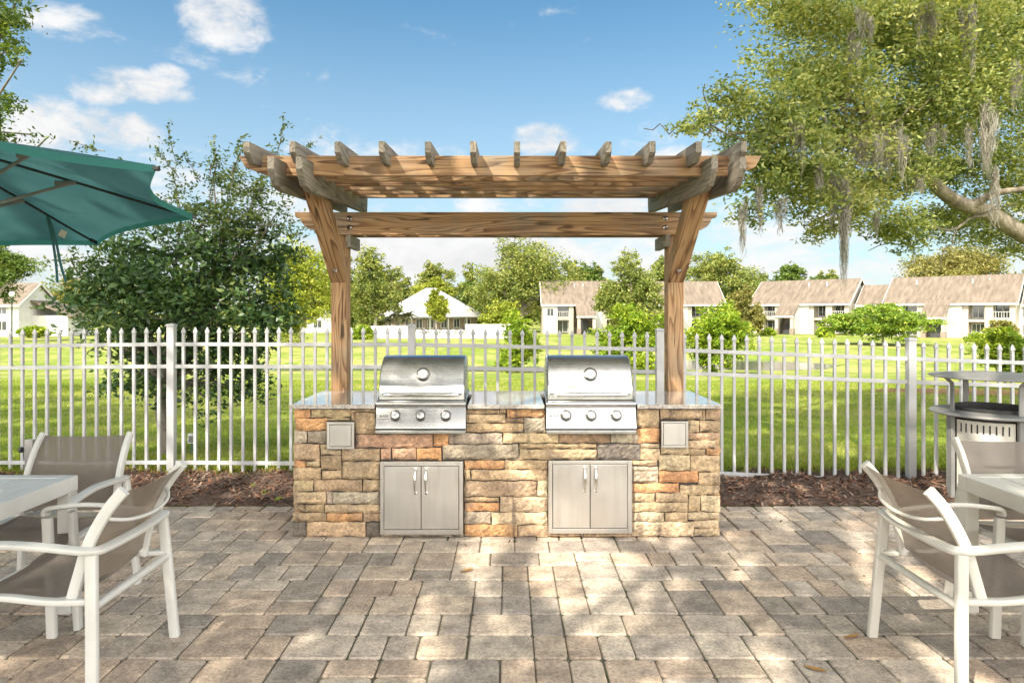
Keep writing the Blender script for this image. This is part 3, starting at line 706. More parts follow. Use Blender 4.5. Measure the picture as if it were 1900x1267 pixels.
# ------------------------------------------------------------------ built-in grills
def text_mesh(body, size, mat, name, parent, loc, rot, depth=.0006):
    cu = bpy.data.curves.new(name, 'FONT'); cu.body = body; cu.size = size; cu.extrude = depth; cu.align_x = 'CENTER'
    to = bpy.data.objects.new(name, cu); link(to)
    dg = bpy.context.evaluated_depsgraph_get()
    me = bpy.data.meshes.new_from_object(to.evaluated_get(dg)); bpy.data.objects.remove(to)
    me.materials.clear(); me.materials.append(mat)
    o = bpy.data.objects.new(name, me); link(o, parent); o.location = loc; o.rotation_euler = rot; return o
ETCH = simple('etched_lettering', [(.02, .018, .017), (.035, .03, .03)], 40, .7)
def grill(cx, label, needle):
    g = thing('built_in_grill', label, 'grill', (cx, 4.9, .93), 0, 'stainless grills built into the stone counter')
    w = .318
    # firebox below the hood
    b = MB().box(-w + .012, w - .012, .075, .62, -.17, .055); b.build('firebox', DARKM, g, .004)
    # control panel: bullnose, raked face, lip (profile in y,z)
    prof = [(.11, .05), (.03, .05)] + [(.012 - .026 * math.sin(R(a)), .028 + .022 * math.cos(R(a))) for a in range(15, 180, 22)] + [(.010, .005), (.005, -.002), (-.028, -.128), (-.030, -.140), (-.012, -.145), (.11, -.145)]
    MB().prism(prof, -w, w, 'x').build('control_panel', STEEL, g, smooth=30)
    dt = MB().prism([(.10, -.152), (-.030, -.152), (-.035, -.158), (-.035, -.172), (-.030, -.178), (.10, -.178)], -w, w, 'x'); dt.build('drip_tray', STEEL, g, .002, smooth=30)
    MB().box(-w + .01, w - .01, -.022, .09, -.1515, -.1455).build('tray_gap', DARKM, g)
    # hood
    hp = [(.034, .056), (.036, .12), (.046, .17), (.072, .225), (.108, .275), (.15, .315), (.20, .343), (.25, .356), (.31, .358), (.38, .34), (.44, .30), (.47, .25), (.48, .18), (.48, .056)]
    hp = [(p.x, p.y) for p in spline([(a, b_, 0) for a, b_ in hp], 5)]
    hw = .308
    m = MB(); n = len(hp); V = []
    for (x, ins) in ((-hw, .010), (-hw + .010, 0), (hw - .010, 0), (hw, .010)):
        for (a, b_) in hp:
            V.append((x, a + ins * (1 if a < .25 else -1), b_ - ins * (1 if b_ > .1 else 0)))
    Fs = []
    for r in range(3):
        for i in range(n - 1):
            Fs.append((r * n + i, (r + 1) * n + i, (r + 1) * n + i + 1, r * n + i + 1))
    Fs += [tuple(range(n)), tuple(range(3 * n, 4 * n))[::-1]]
    m.add(V, Fs); hood = m.build('hood', STEEL, g, smooth=50)
    for s in (-1, 1):
        vm = MB()
        for k in range(4):
            vm.box(s * hw - .0015, s * hw + .0015, .115 + .012 * k, .165 + .03 * k, .20 + .024 * k, .209 + .024 * k)
        vm.build('side_vent', DARKM, hood)
    # side return panels beside the hood
    for s in (-1, 1):
        MB().prism([(.035, .0505), (.14, .0505), (.42, .0505), (.42, .09), (.16, .09), (.07, .075)], s * .3175, s * .3085 + (0), 'x').build('side_panel', STEEL, g, .001)
    # handle: a bowed bar
    hm = MB(); pts = []; rad = []
    for k in range(25):
        u = k / 24; x = -.285 + .57 * u; e = min(u, 1 - u)
        pts.append((x, -.012 + .05 * max(0, 1 - e / .07) ** 1.6, .095)); rad.append(.006 + .0085 * min(1, e / .09) ** .6)
    hm.tube(pts, rad, 14); hm.build('handle', CHROME, hood, smooth=50)
    # thermometer, square to the sloping hood
    ax = Vector((0, -.84, .54)); org = Vector((.004, .071, .235))
    th = MB().lathe([(.050, -.02), (.050, .004), (.047, .010), (.040, .012), (.037, .009), (.037, .004)], org, ax, 32)  .build('thermometer', BEZEL, g, smooth=40)
    MB().lathe([(.0372, .0035), (.0372, .006), (0, .006)], org, ax, 32).build('dial', DIAL, th)
    nd = MB(); a = ax.cross(Vector((1, 0, 0))).normalized(); s = Vector((1, 0, 0)); t = R(needle)
    d = a * math.cos(t) * -1 + s * math.sin(t); d = -d if d.z < 0 else d; q = d.cross(ax)
    c = org + ax * .0068
    nd.add([c - d * .014 - q * .0016, c - d * .014 + q * .0016, c + d * .024 + q * .0006, c + d * .024 - q * .0006], [(0, 1, 2, 3)])
    for k in range(11):
        tt = R(-130 + 26 * k); dd = a * math.cos(tt) + s * math.sin(tt); qq = dd.cross(ax)
        nd.add([c + dd * .029 - qq * .0008, c + dd * .029 + qq * .0008, c + dd * .034 + qq * .0008, c + dd * .034 - qq * .0008], [(0, 1, 2, 3)])
    nd.build('needle', BLACK, th)
    fx = Vector((0, -.967, .254)).normalized()
    for kx in (-.178, 0, .178):
        o_ = Vector((kx, -.0085, -.053))
        kb = MB().lathe([(.0415, -.004), (.0415, .003), (.037, .006), (.034, .006), (.030, .004), (0, .004)], o_, fx, 32).build('knob_bezel', BEZEL, g, smooth=40)
        MB().lathe([(.026, .002), (.0275, .006), (.026, .028), (.0235, .033), (.018, .035), (0, .0345)], o_, fx, 28).build('knob', STEEL, kb, smooth=40)
    text_mesh('BLAZE', .021, ETCH, 'lettering', g, (-.262, -.0125, -.062), (R(90) - math.asin(.254), 0, 0))
    MB().add([(-.303, -.0165, -.077), (-.222, -.0165, -.077), (-.222, -.0155, -.0745), (-.303, -.0155, -.0745)], [(0, 1, 2, 3)]).build('badge_line', ETCH, g)
    return g
grill(-.627, 'stainless grill nearer the umbrella, its hood gauge needle tilted, pink and orange stones beneath', 35)
grill(.580, 'stainless grill nearer the trash bin, its hood gauge needle nearly upright, dark streaked stone beneath', 14)

# ------------------------------------------------------------------ pergola
perg = thing('pergola', 'weathered timber pergola with slatted cantilevered top on two braced posts behind the counter', 'pergola', (-.02, 5.87, 0))
PO = Vector((-.02, 5.87, 0))
SAG = .066
def sag(z, y): return z + (y - 5.87) * SAG
def board_y(mb, x0, x1, y0, y1, zb0, h, cut_front=.0, cut_back=0):
    # a board running front to back, following the sag; zb0 = underside height at the post line
    def z(y, dz): return sag(zb0 + dz, y)
    poly = [(y0 + cut_front, z(y0 + cut_front, 0)), (y1 - cut_back, z(y1 - cut_back, 0)), (y1, z(y1, h * .45)), (y1, z(y1, h)), (y0, z(y0, h)), (y0, z(y0, h * .45))]
    if cut_front > .12:
        poly[-1:] = [(y0, z(y0, h * .62)), (y0 + cut_front * .18, z(y0, h * .40)), (y0 + cut_front * .45, z(y0, h * .16))]
    mb.prism(poly, x0, x1, 'x')
def board_x(mb, x0, x1, y0, th, z0, h, cut=.12, steps=False):
    if steps:
        def end(s, x):
            return [(x + s * .24, z0), (x + s * .24, z0 + h * .07), (x + s * .16, z0 + h * .07), (x + s * .16, z0 + h * .2), (x + s * .12, z0 + h * .25), (x + s * .08, z0 + h * .38), (x + s * .055, z0 + h * .55), (x + s * .045, z0 + h * .72), (x + s * .01, z0 + h * .76), (x, z0 + h * .82), (x, z0 + h)]
        poly = end(1, x0)[::-1] + end(-1, x1)
        poly = poly[::-1]
    else:
        poly = [(x0 + cut, z0), (x1 - cut, z0), (x1 - cut * .22, z0 + h * .42), (x1, z0 + h), (x0, z0 + h), (x0 + cut * .22, z0 + h * .42)]
    mb.prism(poly, y0, y0 + th, 'y')
def build_pergola():
    for i, (x0, x1) in enumerate(((-1.50, -1.365), (1.333, 1.468))):
        m = LMB(PO); m.box(x0, x1, 5.80, 5.94, 0, 2.45); m.build('post', WZ, perg, .006, 2)
        # diagonal brace, built along its own length so the grain follows it
        p0 = Vector(((x0 + x1) / 2, 5.80, 1.86)); p1 = Vector(((x0 + x1) / 2, 4.98, 2.52)); L = (p1 - p0).length; ang = math.atan2(p1.z - p0.z, p0.y - p1.y)
        b = MB(); t = .135; w = (x1 - x0) / 2 + .001; k = t / math.tan(ang)
        # local z runs along the brace, local y is its thickness; foot cut plumb against the post
        b.prism([(0, 0), (t, t * math.tan(ang) * .98), (t, L), (0, L)], -w, w, 'x')
        o = b.build('brace', WZ, perg, .005, 2); o.location = p0 - PO; o.rotation_euler = (math.pi / 2 - ang, 0, 0)
        # bolts
        d = Vector((0, -math.sin(ang), -math.cos(ang)))
        for fr in (.14,):
            bm = MB(); c = p0.lerp(p1, fr) - PO
            bm.lathe([(.024, -.004), (.024, .003), (.019, .003), (.017, .010), (0, .012)], c + d * .001, d, 14); bm.build('bolt', CHROME, perg, smooth=40)
        side = 1 if i == 0 else -1; bx = x1 + .03 if i == 0 else x0 - .03
        for zz in (2.395, 2.32):
            bm = LMB(PO); bm.lathe([(.022, -.004), (.022, .003), (.016, .003), (.015, .012), (0, .013)], (bx, 5.757, zz), (0, -1, 0), 14); bm.build('bolt', CHROME, perg, smooth=40)
        # bearing block under the cross beams
        m = LMB(PO); 
        if i == 0: m.box(x1 + .001, x1 + .042, 5.76, 6.12, 2.155, 2.257); m.box(x0 - .042, x0 - .001, 5.76, 6.12, 2.155, 2.257)
        else: m.box(x0 - .042, x0 - .001, 5.70, 6.12, 2.155, 2.257); m.box(x1 + .001, x1 + .042, 5.76, 6.12, 2.155, 2.257)
        m.build('bearing_block', WYG, perg, .003, 2)
    for y0 in (5.758, 5.942):
        m = LMB(PO); board_x(m, -1.79, 1.735, y0, .04, 2.2575, .19, steps=True); m.build('cross_beam', WX, perg, .004, 2)
    # paired side beams clasping the braces
    for xs_ in ((-1.60, -1.50 - .0015), (-1.3635, -1.318), (1.288, 1.3315), (1.4695, 1.57)):
        a, b = xs_
        if b - a > .05: (a, b) = (b - .043, b) if a < 0 else (a, a + .043)
        m = LMB(PO); board_y(m, a, b, 4.40, 6.42, 2.497, .20, .20, .02); m.build('side_beam', WYG, perg, .004, 2)
    # purlins notched into the side beams
    for k in range(6):
        y = 4.645 + .288 * k
        m = LMB(PO); board_x(m, -1.824 + .004 * (k % 2), 1.70 + .006 * ((k * 7) % 3), y, .04, sag(2.609, y), .135, .20)
        m.build('purlin', WX if k else WX, perg, .004, 2)
    for k in range(12):
        x = -1.678 + .2885 * k + (.004 if k % 3 else -.003)
        m = LMB(PO); board_y(m, x - .0195, x + .0195, 4.405, 6.36, 2.668 + .002 * (k % 2), .128, .085, .08); m.build('rafter', WYG, perg, .003, 2)
build_pergola()

# ------------------------------------------------------------------ fence
def build_fence():
    fence = thing('picket_fence', 'white metal picket fence with three rails and spear topped pickets behind the patio', 'fence', (0, 6.85, 0))
    FO = Vector((0, 6.85, 0))
    # (px of post, D, top rail height)
    P = [(-139, 7.08, 1.26), (318.5, 6.94, 1.293), (764, 6.86, 1.292), (1224, 6.76, 1.25), (1690, 6.65, 1.163), (2165, 6.55, 1.09)]
    pts = [Vector((X_(a, d), d, z)) for a, d, z in P]
    pk = MB(); s = .0135
    pk.box(-s, s, -s, s, -1.335, .105)
    prof = [(s, .105), (.021, .118), (.021, .130), (.004, .172)]
    V = []
    for r_, z in prof: V += [(-r_, -r_ * .55, z), (r_, -r_ * .55, z), (r_, r_ * .55, z), (-r_, r_ * .55, z)]
    Fs = [(3, 2, 1, 0)]
    for q in range(3):
        for i in range(4): Fs.append((q * 4 + i, q * 4 + (i + 1) % 4, q * 4 + 4 + (i + 1) % 4, q * 4 + 4 + i))
    Fs.append((12, 13, 14, 15)); pk.add(V, Fs)
    first = None
    for i, p in enumerate(pts):
        m = MB(); h = .035 if i in (2,) else .036
        m.box(-h, h, -h, h, -1.42, .180); m.box(-h - .006, h + .006, -h - .006, h + .006, .181, .200); 
        V = [(-h, -h, .2005), (h, -h, .2005), (h, h, .2005), (-h, h, .2005), (0, 0, .212)]
        m.add(V, [(0, 1, 4), (1, 2, 4), (2, 3, 4), (3, 0, 4)])
        o = m.build('post', FENCEP, fence, .003, 2); o.location = p - FO
        if i < 5:
            q = pts[i + 1]; d = q - p; dh = Vector((d.x, d.y, 0)); L = dh.length; rot = math.atan2(d.y, d.x); sl_ = d.z / L
            for dz in (0, -.222, -1.187):
                b = MB(); hh = .0185; x0, x1 = h + .0005, L - h - .0005
                V = [(x, y, z + sl_ * x) for x in (x0, x1) for y, z in ((-.016, -hh), (.016, -hh), (.016, hh), (-.016, hh))]
                b.add(V, [(3, 2, 1, 0), (4, 5, 6, 7), (0, 1, 5, 4), (1, 2, 6, 5), (2, 3, 7, 6), (3, 0, 4, 7)])
                o = b.build('rail', FENCEP, fence, .0025, 2); o.location = p - FO + Vector((0, 0, dz)); o.rotation_euler = (0, 0, rot)
            n = 20
            for k in range(1, n):
                c = p + d * (k / n) - FO
                if first is None:
                    first = pk.build('picket', FENCEP, fence); b_ = first.modifiers.new('Bevel', 'BEVEL'); b_.width = .0015; b_.segments = 1
                    o = first
                else:
                    o = first.copy(); COL.objects.link(o); o.parent = fence
                o.location = c; o.rotation_euler = (0, 0, rot)
build_fence()

# ------------------------------------------------------------------ patio furniture
def chair(label, loc, rz, mat):
    t = thing('patio_chair', label, 'chair', loc, rz, 'sling armchairs round the patio tables')
    sec = rrect(.038, .024, .22, 3); seca = rrect(.042, .022, .25, 3); sec2 = rrect(.030, .020, .45, 3)
    for s in (-1, 1):
        MB().sweep([(s * .338, -.285, .002), (s * .312, -.268, .32), (s * .286, -.250, .622)], rrect(.030, .046, .2, 3), (0, 1, 0)).build('rear_leg', mat, t, smooth=50)
        MB().sweep([(s * .325, .315, .002), (s * .315, .318, .30), (s * .300, .322, .60)], rrect(.030, .046, .2, 3), (0, 1, 0)).build('front_leg', mat, t, smooth=50)
        # seat rail, gently arched
        MB().sweep(spline([(s * .288, -.262, .435), (s * .285, -.08, .432), (s * .282, .12, .448), (s * .286, .30, .440)], 6), sec, (0, 0, 1)).build('seat_rail', mat, t, smooth=50)
        # back upright, swept back
        MB().sweep(spline([(s * .270, -.160, .428), (s * .262, -.185, .53), (s * .260, -.225, .66), (s * .257, -.295, .79), (s * .255, -.365, .875)], 6), rrect(.026, .046, .2, 3), (0, 1, 0)).build('back_upright', mat, t, smooth=50)
    # horseshoe arm rail running round behind the back
    arm = [(-.300, .330, .612), (-.299, .322, .637), (-.297, .27, .650), (-.296, .12, .664), (-.292, -.05, .655), (-.288, -.19, .640), (-.279, -.252, .636), (-.24, -.278, .635), (0, -.292, .635)]
    arm = arm + [(-a, b, c) for a, b, c in arm[-2::-1]]
    MB().sweep(spline(arm, 5), seca, (0, 0, 1)).build('arm_rail', mat, t, smooth=50)
    MB().sweep([(-.288, -.266, .415), (.288, -.266, .415)], rrect(.034, .03, .4, 3)).build('rear_stretcher', mat, t, smooth=50)
    MB().sweep([(-.285, .300, .415), (.285, .300, .415)], rrect(.03, .026, .4, 3)).build('front_stretcher', mat, t, smooth=50)
    MB().sweep(spline([(-.256, -.262, .765), (-.235, -.300, .752), (-.15, -.338, .728), (0, -.352, .716), (.15, -.338, .728), (.235, -.300, .752), (.256, -.262, .765)], 5), rrect(.017, .017, .5, 3)).build('back_brace', mat, t, smooth=50)
    def sheet(rows, name, sagx):
        m = MB(); nx = 14; V = []; Fs = []
        rows = spline(rows, 5)
        for off in (0, 1):
            for i, p in enumerate(rows):
                tt = (rows[min(i + 1, len(rows) - 1)] - rows[max(i - 1, 0)]).normalized(); nn = Vector((0, -tt.z, tt.y))
                for k in range(nx + 1):
                    u = k / nx * 2 - 1
                    b = (1 - u * u) * sagx
                    q = Vector((u * p.x, p.y, p.z)) + nn * (-b + off * .0025)
                    V.append(q)
        nr = len(rows); M_ = nr * (nx + 1)
        for i in range(nr - 1):
            for k in range(nx):
                a = i * (nx + 1) + k
                Fs.append((a, a + nx + 1, a + nx + 2, a + 1)); Fs.append((M_ + a, M_ + a + 1, M_ + a + nx + 2, M_ + a + nx + 1))
        return m.add(V, Fs).build(name, SLING, t, smooth=60)
    sheet([(.262, -.155, .448), (.268, -.05, .438), (.27, .10, .446), (.27, .25, .455), (.27, .325, .432)], 'seat_sling', .022)
    sheet([(.250, -.170, .468), (.250, -.186, .54), (.249, -.227, .665), (.247, -.296, .79), (.246, -.362, .868)], 'back_sling', -.012)
    return t
chair('ivory armchair seen from behind under the umbrella, long curved arm along its side', (-1.945, 3.085, 0), R(90), WHITEP)
chair('armchair tucked behind the table under the umbrella, see-through sling back facing the viewer', (-2.53, 3.80, 0), R(183), WHITEP)
chair('sunlit ivory armchair seen from behind beside the table nearest the trash bin', (2.085, 3.085, 0), R(-90), IVORYP)
chair('shaded armchair between the slatted table and the grey trash bin, facing the viewer', (2.82, 3.62, 0), R(178), IVORYP)

def table(label, x0, x1, y0, y1, mat):
    cx, cy = (x0 + x1) / 2, (y0 + y1) / 2; hx, hy = (x1 - x0) / 2, (y1 - y0) / 2
    t = thing('patio_table', label, 'table', (cx, cy, 0), 0, 'slatted patio tables')
    f = MB(); w = .07; za, zb = .652, .732
    f.box(-hx, hx, -hy, -hy + w, za, zb); f.box(-hx, hx, hy - w, hy, za, zb); f.box(-hx, -hx + w, -hy + w, hy - w, za, zb); f.box(hx - w, hx, -hy + w, hy - w, za, zb)
    f.build('top_frame', mat, t, .004, 2)
    s = MB(); n = 8; ww = (2 * hx - 2 * w) / n
    for k in range(n):
        a = -hx + w + k * ww
        s.box(a + .0045, a + ww - .0045, -hy + w + .001, hy - w - .001, .712, .7295)
    s.box(-hx + w + .001, hx - w - .001, -.03, .03, .69, .7115)
    s.build('slatted_top', mat, t, .0025, 2)
    for sx in (-1, 1):
        for sy in (-1, 1):
            l = MB(); a, b = sorted((sx * (hx - .001), sx * (hx - .069))); c, d = sorted((sy * (hy - .001), sy * (hy - .069)))
            l.box(a, b, c, d, .008, .6515); l.box(a + .01, b - .01, c + .01, d - .01, 0, .008); l.build('leg', mat, t, .004, 2)
    return t
table('ivory slatted table under the teal umbrella with an armchair at its end', -3.34, -2.325, 2.72, 3.72, WHITEP)
table('ivory slatted table in front of the grey trash bin', 2.435, 3.45, 2.74, 3.745, IVORYP)

# ------------------------------------------------------------------ umbrella
TEALHEM_LIT = leafmat('teal_hem_lit', [(0, (.06, .24, .23)), (1, (.08, .28, .27))], .6, .8, .2, 3, (1.2, 1.2, 1.2))  # lighter than the canvas: sunlight through the hem painted into its colour
def umbrella():
    H = Vector((-2.90, 3.30, 0))
    t = thing('patio_umbrella', 'tilted teal canvas market umbrella with grey ribs over the table', 'umbrella', H)
    Rr = 1.30; nrm = Vector((-.085, .0666, 1)).normalized()
    zc = 2.157; apex_h = .335
    e1 = (Vector((1, 0, 0)) - nrm * nrm.x).normalized(); e2 = nrm.cross(e1)
    o = Vector((0, 0, zc))
    def pt(r, a, h): return o + (e1 * math.cos(a) + e2 * math.sin(a)) * r + nrm * h
    a0 = R(-7)
    def hgt(u): return apex_h * (1 - u ** 1.08)      # u radius fraction
    m = MB(); V = []; Fs = []; nu, na = 10, 8
    ring = 8 * na
    for i in range(nu + 1):
        u = i / nu
        for k in range(8):
            for j in range(na):
                w = j / na; a_ = a0 + R(45) * (k + w)
                chord = math.cos(R(22.5)) / math.cos(R(45 * w - 22.5))
                c = 4 * w * (1 - w)
                r = Rr * u * (chord - .085 * c * u ** 2)
                V.append(pt(r, a_, hgt(u) - .035 * c * u * (1 - .55 * u) + (.012 * c if i == nu else 0)))
    for i in range(nu):
        for j in range(ring):
            j2 = (j + 1) % ring
            Fs.append((i * ring + j, (i + 1) * ring + j, (i + 1) * ring + j2, i * ring + j2))
    cn = m.add(V, Fs).build('canopy', TEAL, t, smooth=70)
    # hem: a narrow folded edge
    hm = MB(); V = []; Fs = []
    for j in range(ring):
        p = Vector(m.v[nu * ring + j]); V += [p + nrm * .002, p - nrm * .032 + (o - p).normalized() * .004]
    for j in range(ring):
        j2 = (j + 1) % ring; Fs.append((2 * j, 2 * j + 1, 2 * j2 + 1, 2 * j2))
    hm.add(V, Fs).build('hem', TEALHEM_LIT, cn, smooth=60)
    for k in range(8):
        a_ = a0 + R(45) * k
        r = MB(); r.sweep([pt(Rr * u * .995 + .02 * (u > .9), a_, hgt(u) - .022) for u in (0.05, .3, .6, .85, 1.0)], rrect(.008, .014, .3, 2))
        rb = r.build('rib', DARKM, t, smooth=40)
        tp = MB(); tp.sweep([pt(Rr * .955, a_, hgt(.955) - .020), pt(Rr * 1.012, a_, hgt(1.0) - .018)], rrect(.018, .022, .3, 2)); tp.build('rib_tip', BLACK, rb)
        st = MB(); st.sweep([pt(.055, a_, -.13), pt(Rr * .53, a_, hgt(.53) - .035)], rrect(.010, .016, .3, 2)); s_ = st.build('strut', GREYP, t, smooth=40)
        jb = MB(); jb.sweep([pt(Rr * .47, a_, hgt(.47) - .062), pt(Rr * .545, a_, hgt(.54) - .026)], rrect(.02, .024, .3, 2)); jb.build('strut_joint', GREYP, s_)
    po = MB(); po.tube([(0, 0, .05), (0, 0, 1.35)], .019, 16); po.tube([(0, 0, 1.35), tuple(pt(0, 0, -.16))], .019, 16); po.tube([tuple(pt(0, 0, -.16)), tuple(pt(0, 0, apex_h - .01))], .017, 14)
    po.build('pole', GREYP, t, smooth=50)
    MB().lathe([(0, -.17), (.055, -.17), (.06, -.15), (.06, -.115), (.05, -.10), (0, -.10)], o, nrm, 20).build('hub', GREYP, t, smooth=40)
    MB().lathe([(.03, apex_h - .01), (.025, apex_h + .03), (.012, apex_h + .06), (0, apex_h + .065)], o, nrm, 16).build('finial', GREYP, t, smooth=40)
    MB().lathe([(0, 0), (.24, 0), (.245, .02), (.23, .05), (.04, .07), (.03, .22), (0, .22)], (0, 0, .001), (0, 0, 1), 32).build('base', GREYP, t, smooth=40)
    # tie strap and care tag on the rib that points away
    k = 2; a_ = a0 + R(45) * k; q = pt(Rr * .68, a_, hgt(.68) - .03)
    s = MB(); side = e1 * .0
    for dx in (-.006, .012):
        pts = [q + Vector((dx * .3, 0, 0)), q + Vector((.03 + dx, .01, -.14)), q + Vector((.05 + dx * 1.6, .02, -.30)), q + Vector((.065 + dx * 3, .02, -.40))]
        s.sweep(spline(pts, 4), [(-.008, -.0008), (.008, -.0008), (.008, .0008), (-.008, .0008)], (0, 1, 0))
    s.build('tie_strap', TEAL, t)
    q2 = pt(Rr * .80, a_ + R(2), hgt(.80) - .03)
    tg = MB(); tg.box(-.022, .022, -.001, .001, -.04, .004); o2 = tg.build('care_tag', simple('label_cloth', [(.5, .47, .4), (.62, .6, .53)], 60, .8), t); o2.location = q2 + Vector((.02, -.01, -.02)); o2.rotation_euler = (0, R(25), 0)
umbrella()
st = thing('umbrella_stand', 'grey square umbrella stand stem with black knob by the fence', 'umbrella stand', (X_(57, 5.3), 5.3, 0))
b = MB(); b.box(-.032, .032, -.025, .025, .06, .635); b.build('stem', GREYP, st, .004, 2)
MB().lathe([(0, 0), (.21, 0), (.215, .02), (.20, .05), (.05, .06), (0, .06)], (0, 0, .001), (0, 0, 1), 32).build('base', GREYP, st, smooth=40)
b = MB(); b.tube([(-.032, 0, .555), (-.06, 0, .555)], .006, 8); b.lathe([(.006, 0), (.02, .004), (.024, .014), (.02, .026), (0, .03)], (-.058, 0, .555), (-1, 0, 0), 14); b.tube([(-.055, 0, .55), (-.057, -.004, .52), (-.05, -.006, .50)], .003, 6); b.build('knob', BLACK, st, smooth=50)

# ------------------------------------------------------------------ trash receptacle
def bin_():
    C = Vector((4.165, 5.95, 0)); t = thing('trash_receptacle', 'grey metal trash receptacle with raised disc canopy and slotted panels', 'trash bin', C)
    def arc_panel(name, a0, a1, r, z0, z1, th, mat, slots=False):
        m = MB(); n = 14; V = []; Fs = []
        for i in range(n + 1):
            a = R(a0 + (a1 - a0) * i / n)
            for rr in (r, r - th):
                for z in (z0, z1): V.append((rr * math.cos(a), rr * math.sin(a), z))
        for i in range(n):
            q = i * 4
            Fs += [(q, q + 4, q + 5, q + 1), (q + 2, q + 3, q + 7, q + 6), (q + 1, q + 5, q + 7, q + 3), (q, q + 2, q + 6, q + 4)]
        Fs += [(0, 1, 3, 2), (n * 4, n * 4 + 2, n * 4 + 3, n * 4 + 1)]
        p = m.add(V, Fs).build(name, mat, t, smooth=40)
        if slots:
            s = MB()
            for k in range(9):
                a = a0 + 8 + (a1 - a0 - 16) * k / 8
                aa = R(a); d = Vector((math.cos(aa), math.sin(aa), 0)); q = Vector((-d.y, d.x, 0))
                c = d * (r + .0015)
                s.add([c - q * .006 + Vector((0, 0, .60)), c + q * .006 + Vector((0, 0, .60)), c + q * .006 + Vector((0, 0, .675)), c - q * .006 + Vector((0, 0, .675))], [(0, 1, 2, 3)])
            s.build('slot', DARKM, p)
    for k in range(4):
        a = 180 + 90 * k
        arc_panel('side_panel', a + 7, a + 83, .335, .07, .70, .02, BEIGEP, True)
        ar = R(a); d = Vector((math.cos(ar), math.sin(ar), 0))
        m = MB(); m.sweep([d * .355 + Vector((0, 0, .0)), d * .355 + Vector((0, 0, .735))], rrect(.075, .035, .2, 2), tuple(d)); m.build('corner_post', GREYP, t, smooth=40)
        m = MB(); m.sweep(spline([d * .345 + Vector((0, 0, .765)), d * .345 + Vector((0, 0, .98)), d * .365 + Vector((0, 0, 1.02)), d * .41 + Vector((0, 0, 1.055))], 5), rrect(.05, .014, .3, 2), tuple(d)); m.build('canopy_bracket', GREYP, t, smooth=40)
    MB().lathe([(.46, .738), (.468, .745), (.468, .752), (.46, .760), (.30, .772), (.285, .772), (.285, .738)], (0, 0, 0), (0, 0, 1), 64).build('rim', GREYP, t, smooth=30)
    MB().lathe([(.298, .40), (.298, .80), (.29, .805), (.28, .80), (.28, .40)], (0, 0, 0), (0, 0, 1), 48).build('liner_ring', DARKM, t, smooth=40)
    MB().lathe([(0, 1.040), (.46, 1.052), (.478, 1.058), (.478, 1.064), (.46, 1.068), (.25, 1.088), (0, 1.096)], (0, 0, 0), (0, 0, 1), 64).build('canopy', GREYP, t, smooth=30)
    MB().lathe([(0, .012), (.33, .012), (.33, .068), (0, .068)], (0, 0, 0), (0, 0, 1), 40).build('base', GREYP, t, smooth=40)
bin_()
# utility outlet on a stake in the lawn
sx, sy = X_(356, 8.0), 8.0
us = thing('outlet_stake', 'small pale green outdoor outlet box on a stake in the grass beside a fence post', 'outlet', (sx, sy, gz(sx, sy)))
MB().box(-.012, .012, -.008, .008, -.05, .12).build('stake', simple('green_stake', [(.06, .12, .08), (.08, .15, .10)], 20, .6), us, .002)
ob = MB().box(-.04, .04, -.025, .025, .12, .235).build('box', PALE, us, .006, 2)
MB().box(-.026, .026, -.0275, -.026, .135, .21).build('cover', GREYP, ob, .0)
# fallen leaves
LEAFB = simple('dry_leaf', [(.28, .14, .04), (.42, .24, .08)], 30, .7)
for i, (px, py, rz, lab) in enumerate(((1580, 1183, 20, 'curled orange fallen leaf on the pavers near the sunlit armchair leg'), (1512, 1243, -35, 'small dry tan leaf lying on the pavers by the bottom edge'), (866, 1060, 40, 'brown dry leaf on the sunny pavers in front of the counter'))):
    D = EYE * F / (py - CY); m = MB(); V = []; Fs = []
    for k in range(7):
        u = k / 6; w = .016 * math.sin(math.pi * (u * .92 + .04)); x = (u - .5) * .10
        V += [(x, -w, .006 + .012 * abs(u - .5)), (x, 0, .003 + .02 * (u - .5) ** 2), (x, w, .006 + .010 * abs(u - .4))]
    for k in range(6):
        for j in range(2): Fs.append((k * 3 + j, k * 3 + 3 + j, k * 3 + 4 + j, k * 3 + 1 + j))
    o = m.add(V, Fs).build('fallen_leaf', LEAFB, smooth=60); o.location = (X_(px, D), D, .002); o.rotation_euler = (0, 0, R(rz)); tag(o, lab, 'leaf', 'dry leaves fallen on the paving')
SHADE = [(-2.2, 3.4, 0, 7.2, 1.0, 1), (-1.2, 4.6, .2, 7.0, .95, 1), (-.5, 3.3, 0, 7.6, .8, .6), (.6, 3.3, 0, 7.2, .75, .6), (-.6, 4.9, 1.0, 7.2, .55, .9), (1.5, 4.2, 0, 7.4, .7, .8), (1.45, 4.9, 2.6, 7.6, .6, .9), (-3.2, 4.8, .3, 7.8, 1.2, 1), (-1.6, 2.7, 0, 8, .8, .55), (1.2, 2.7, 0, 8.2, .6, .5),
 (-3, 2, 0, 8, 1.2, 1), (2.6, 5.5, 0, 7.6, .8, .7), (3.4, 4.6, .3, 7.4, .8, .8), (-4.6, 6.4, .4, 9, 1.3, 1), (0, 6.6, .7, 8.4, .8, .7), (2.0, 6.8, .6, 8.6, .8, .7), (-2, 6.9, .6, 9, .9, .7), (-5.5, 4.0, 0, 8.5, 1.3, 1), (.5, 1.5, 0, 8, 1.0, .6), (2.4, 1.0, 0, 8.2, .9, 1), (-1.5, .5, 0, 8, 1.2, 1)]
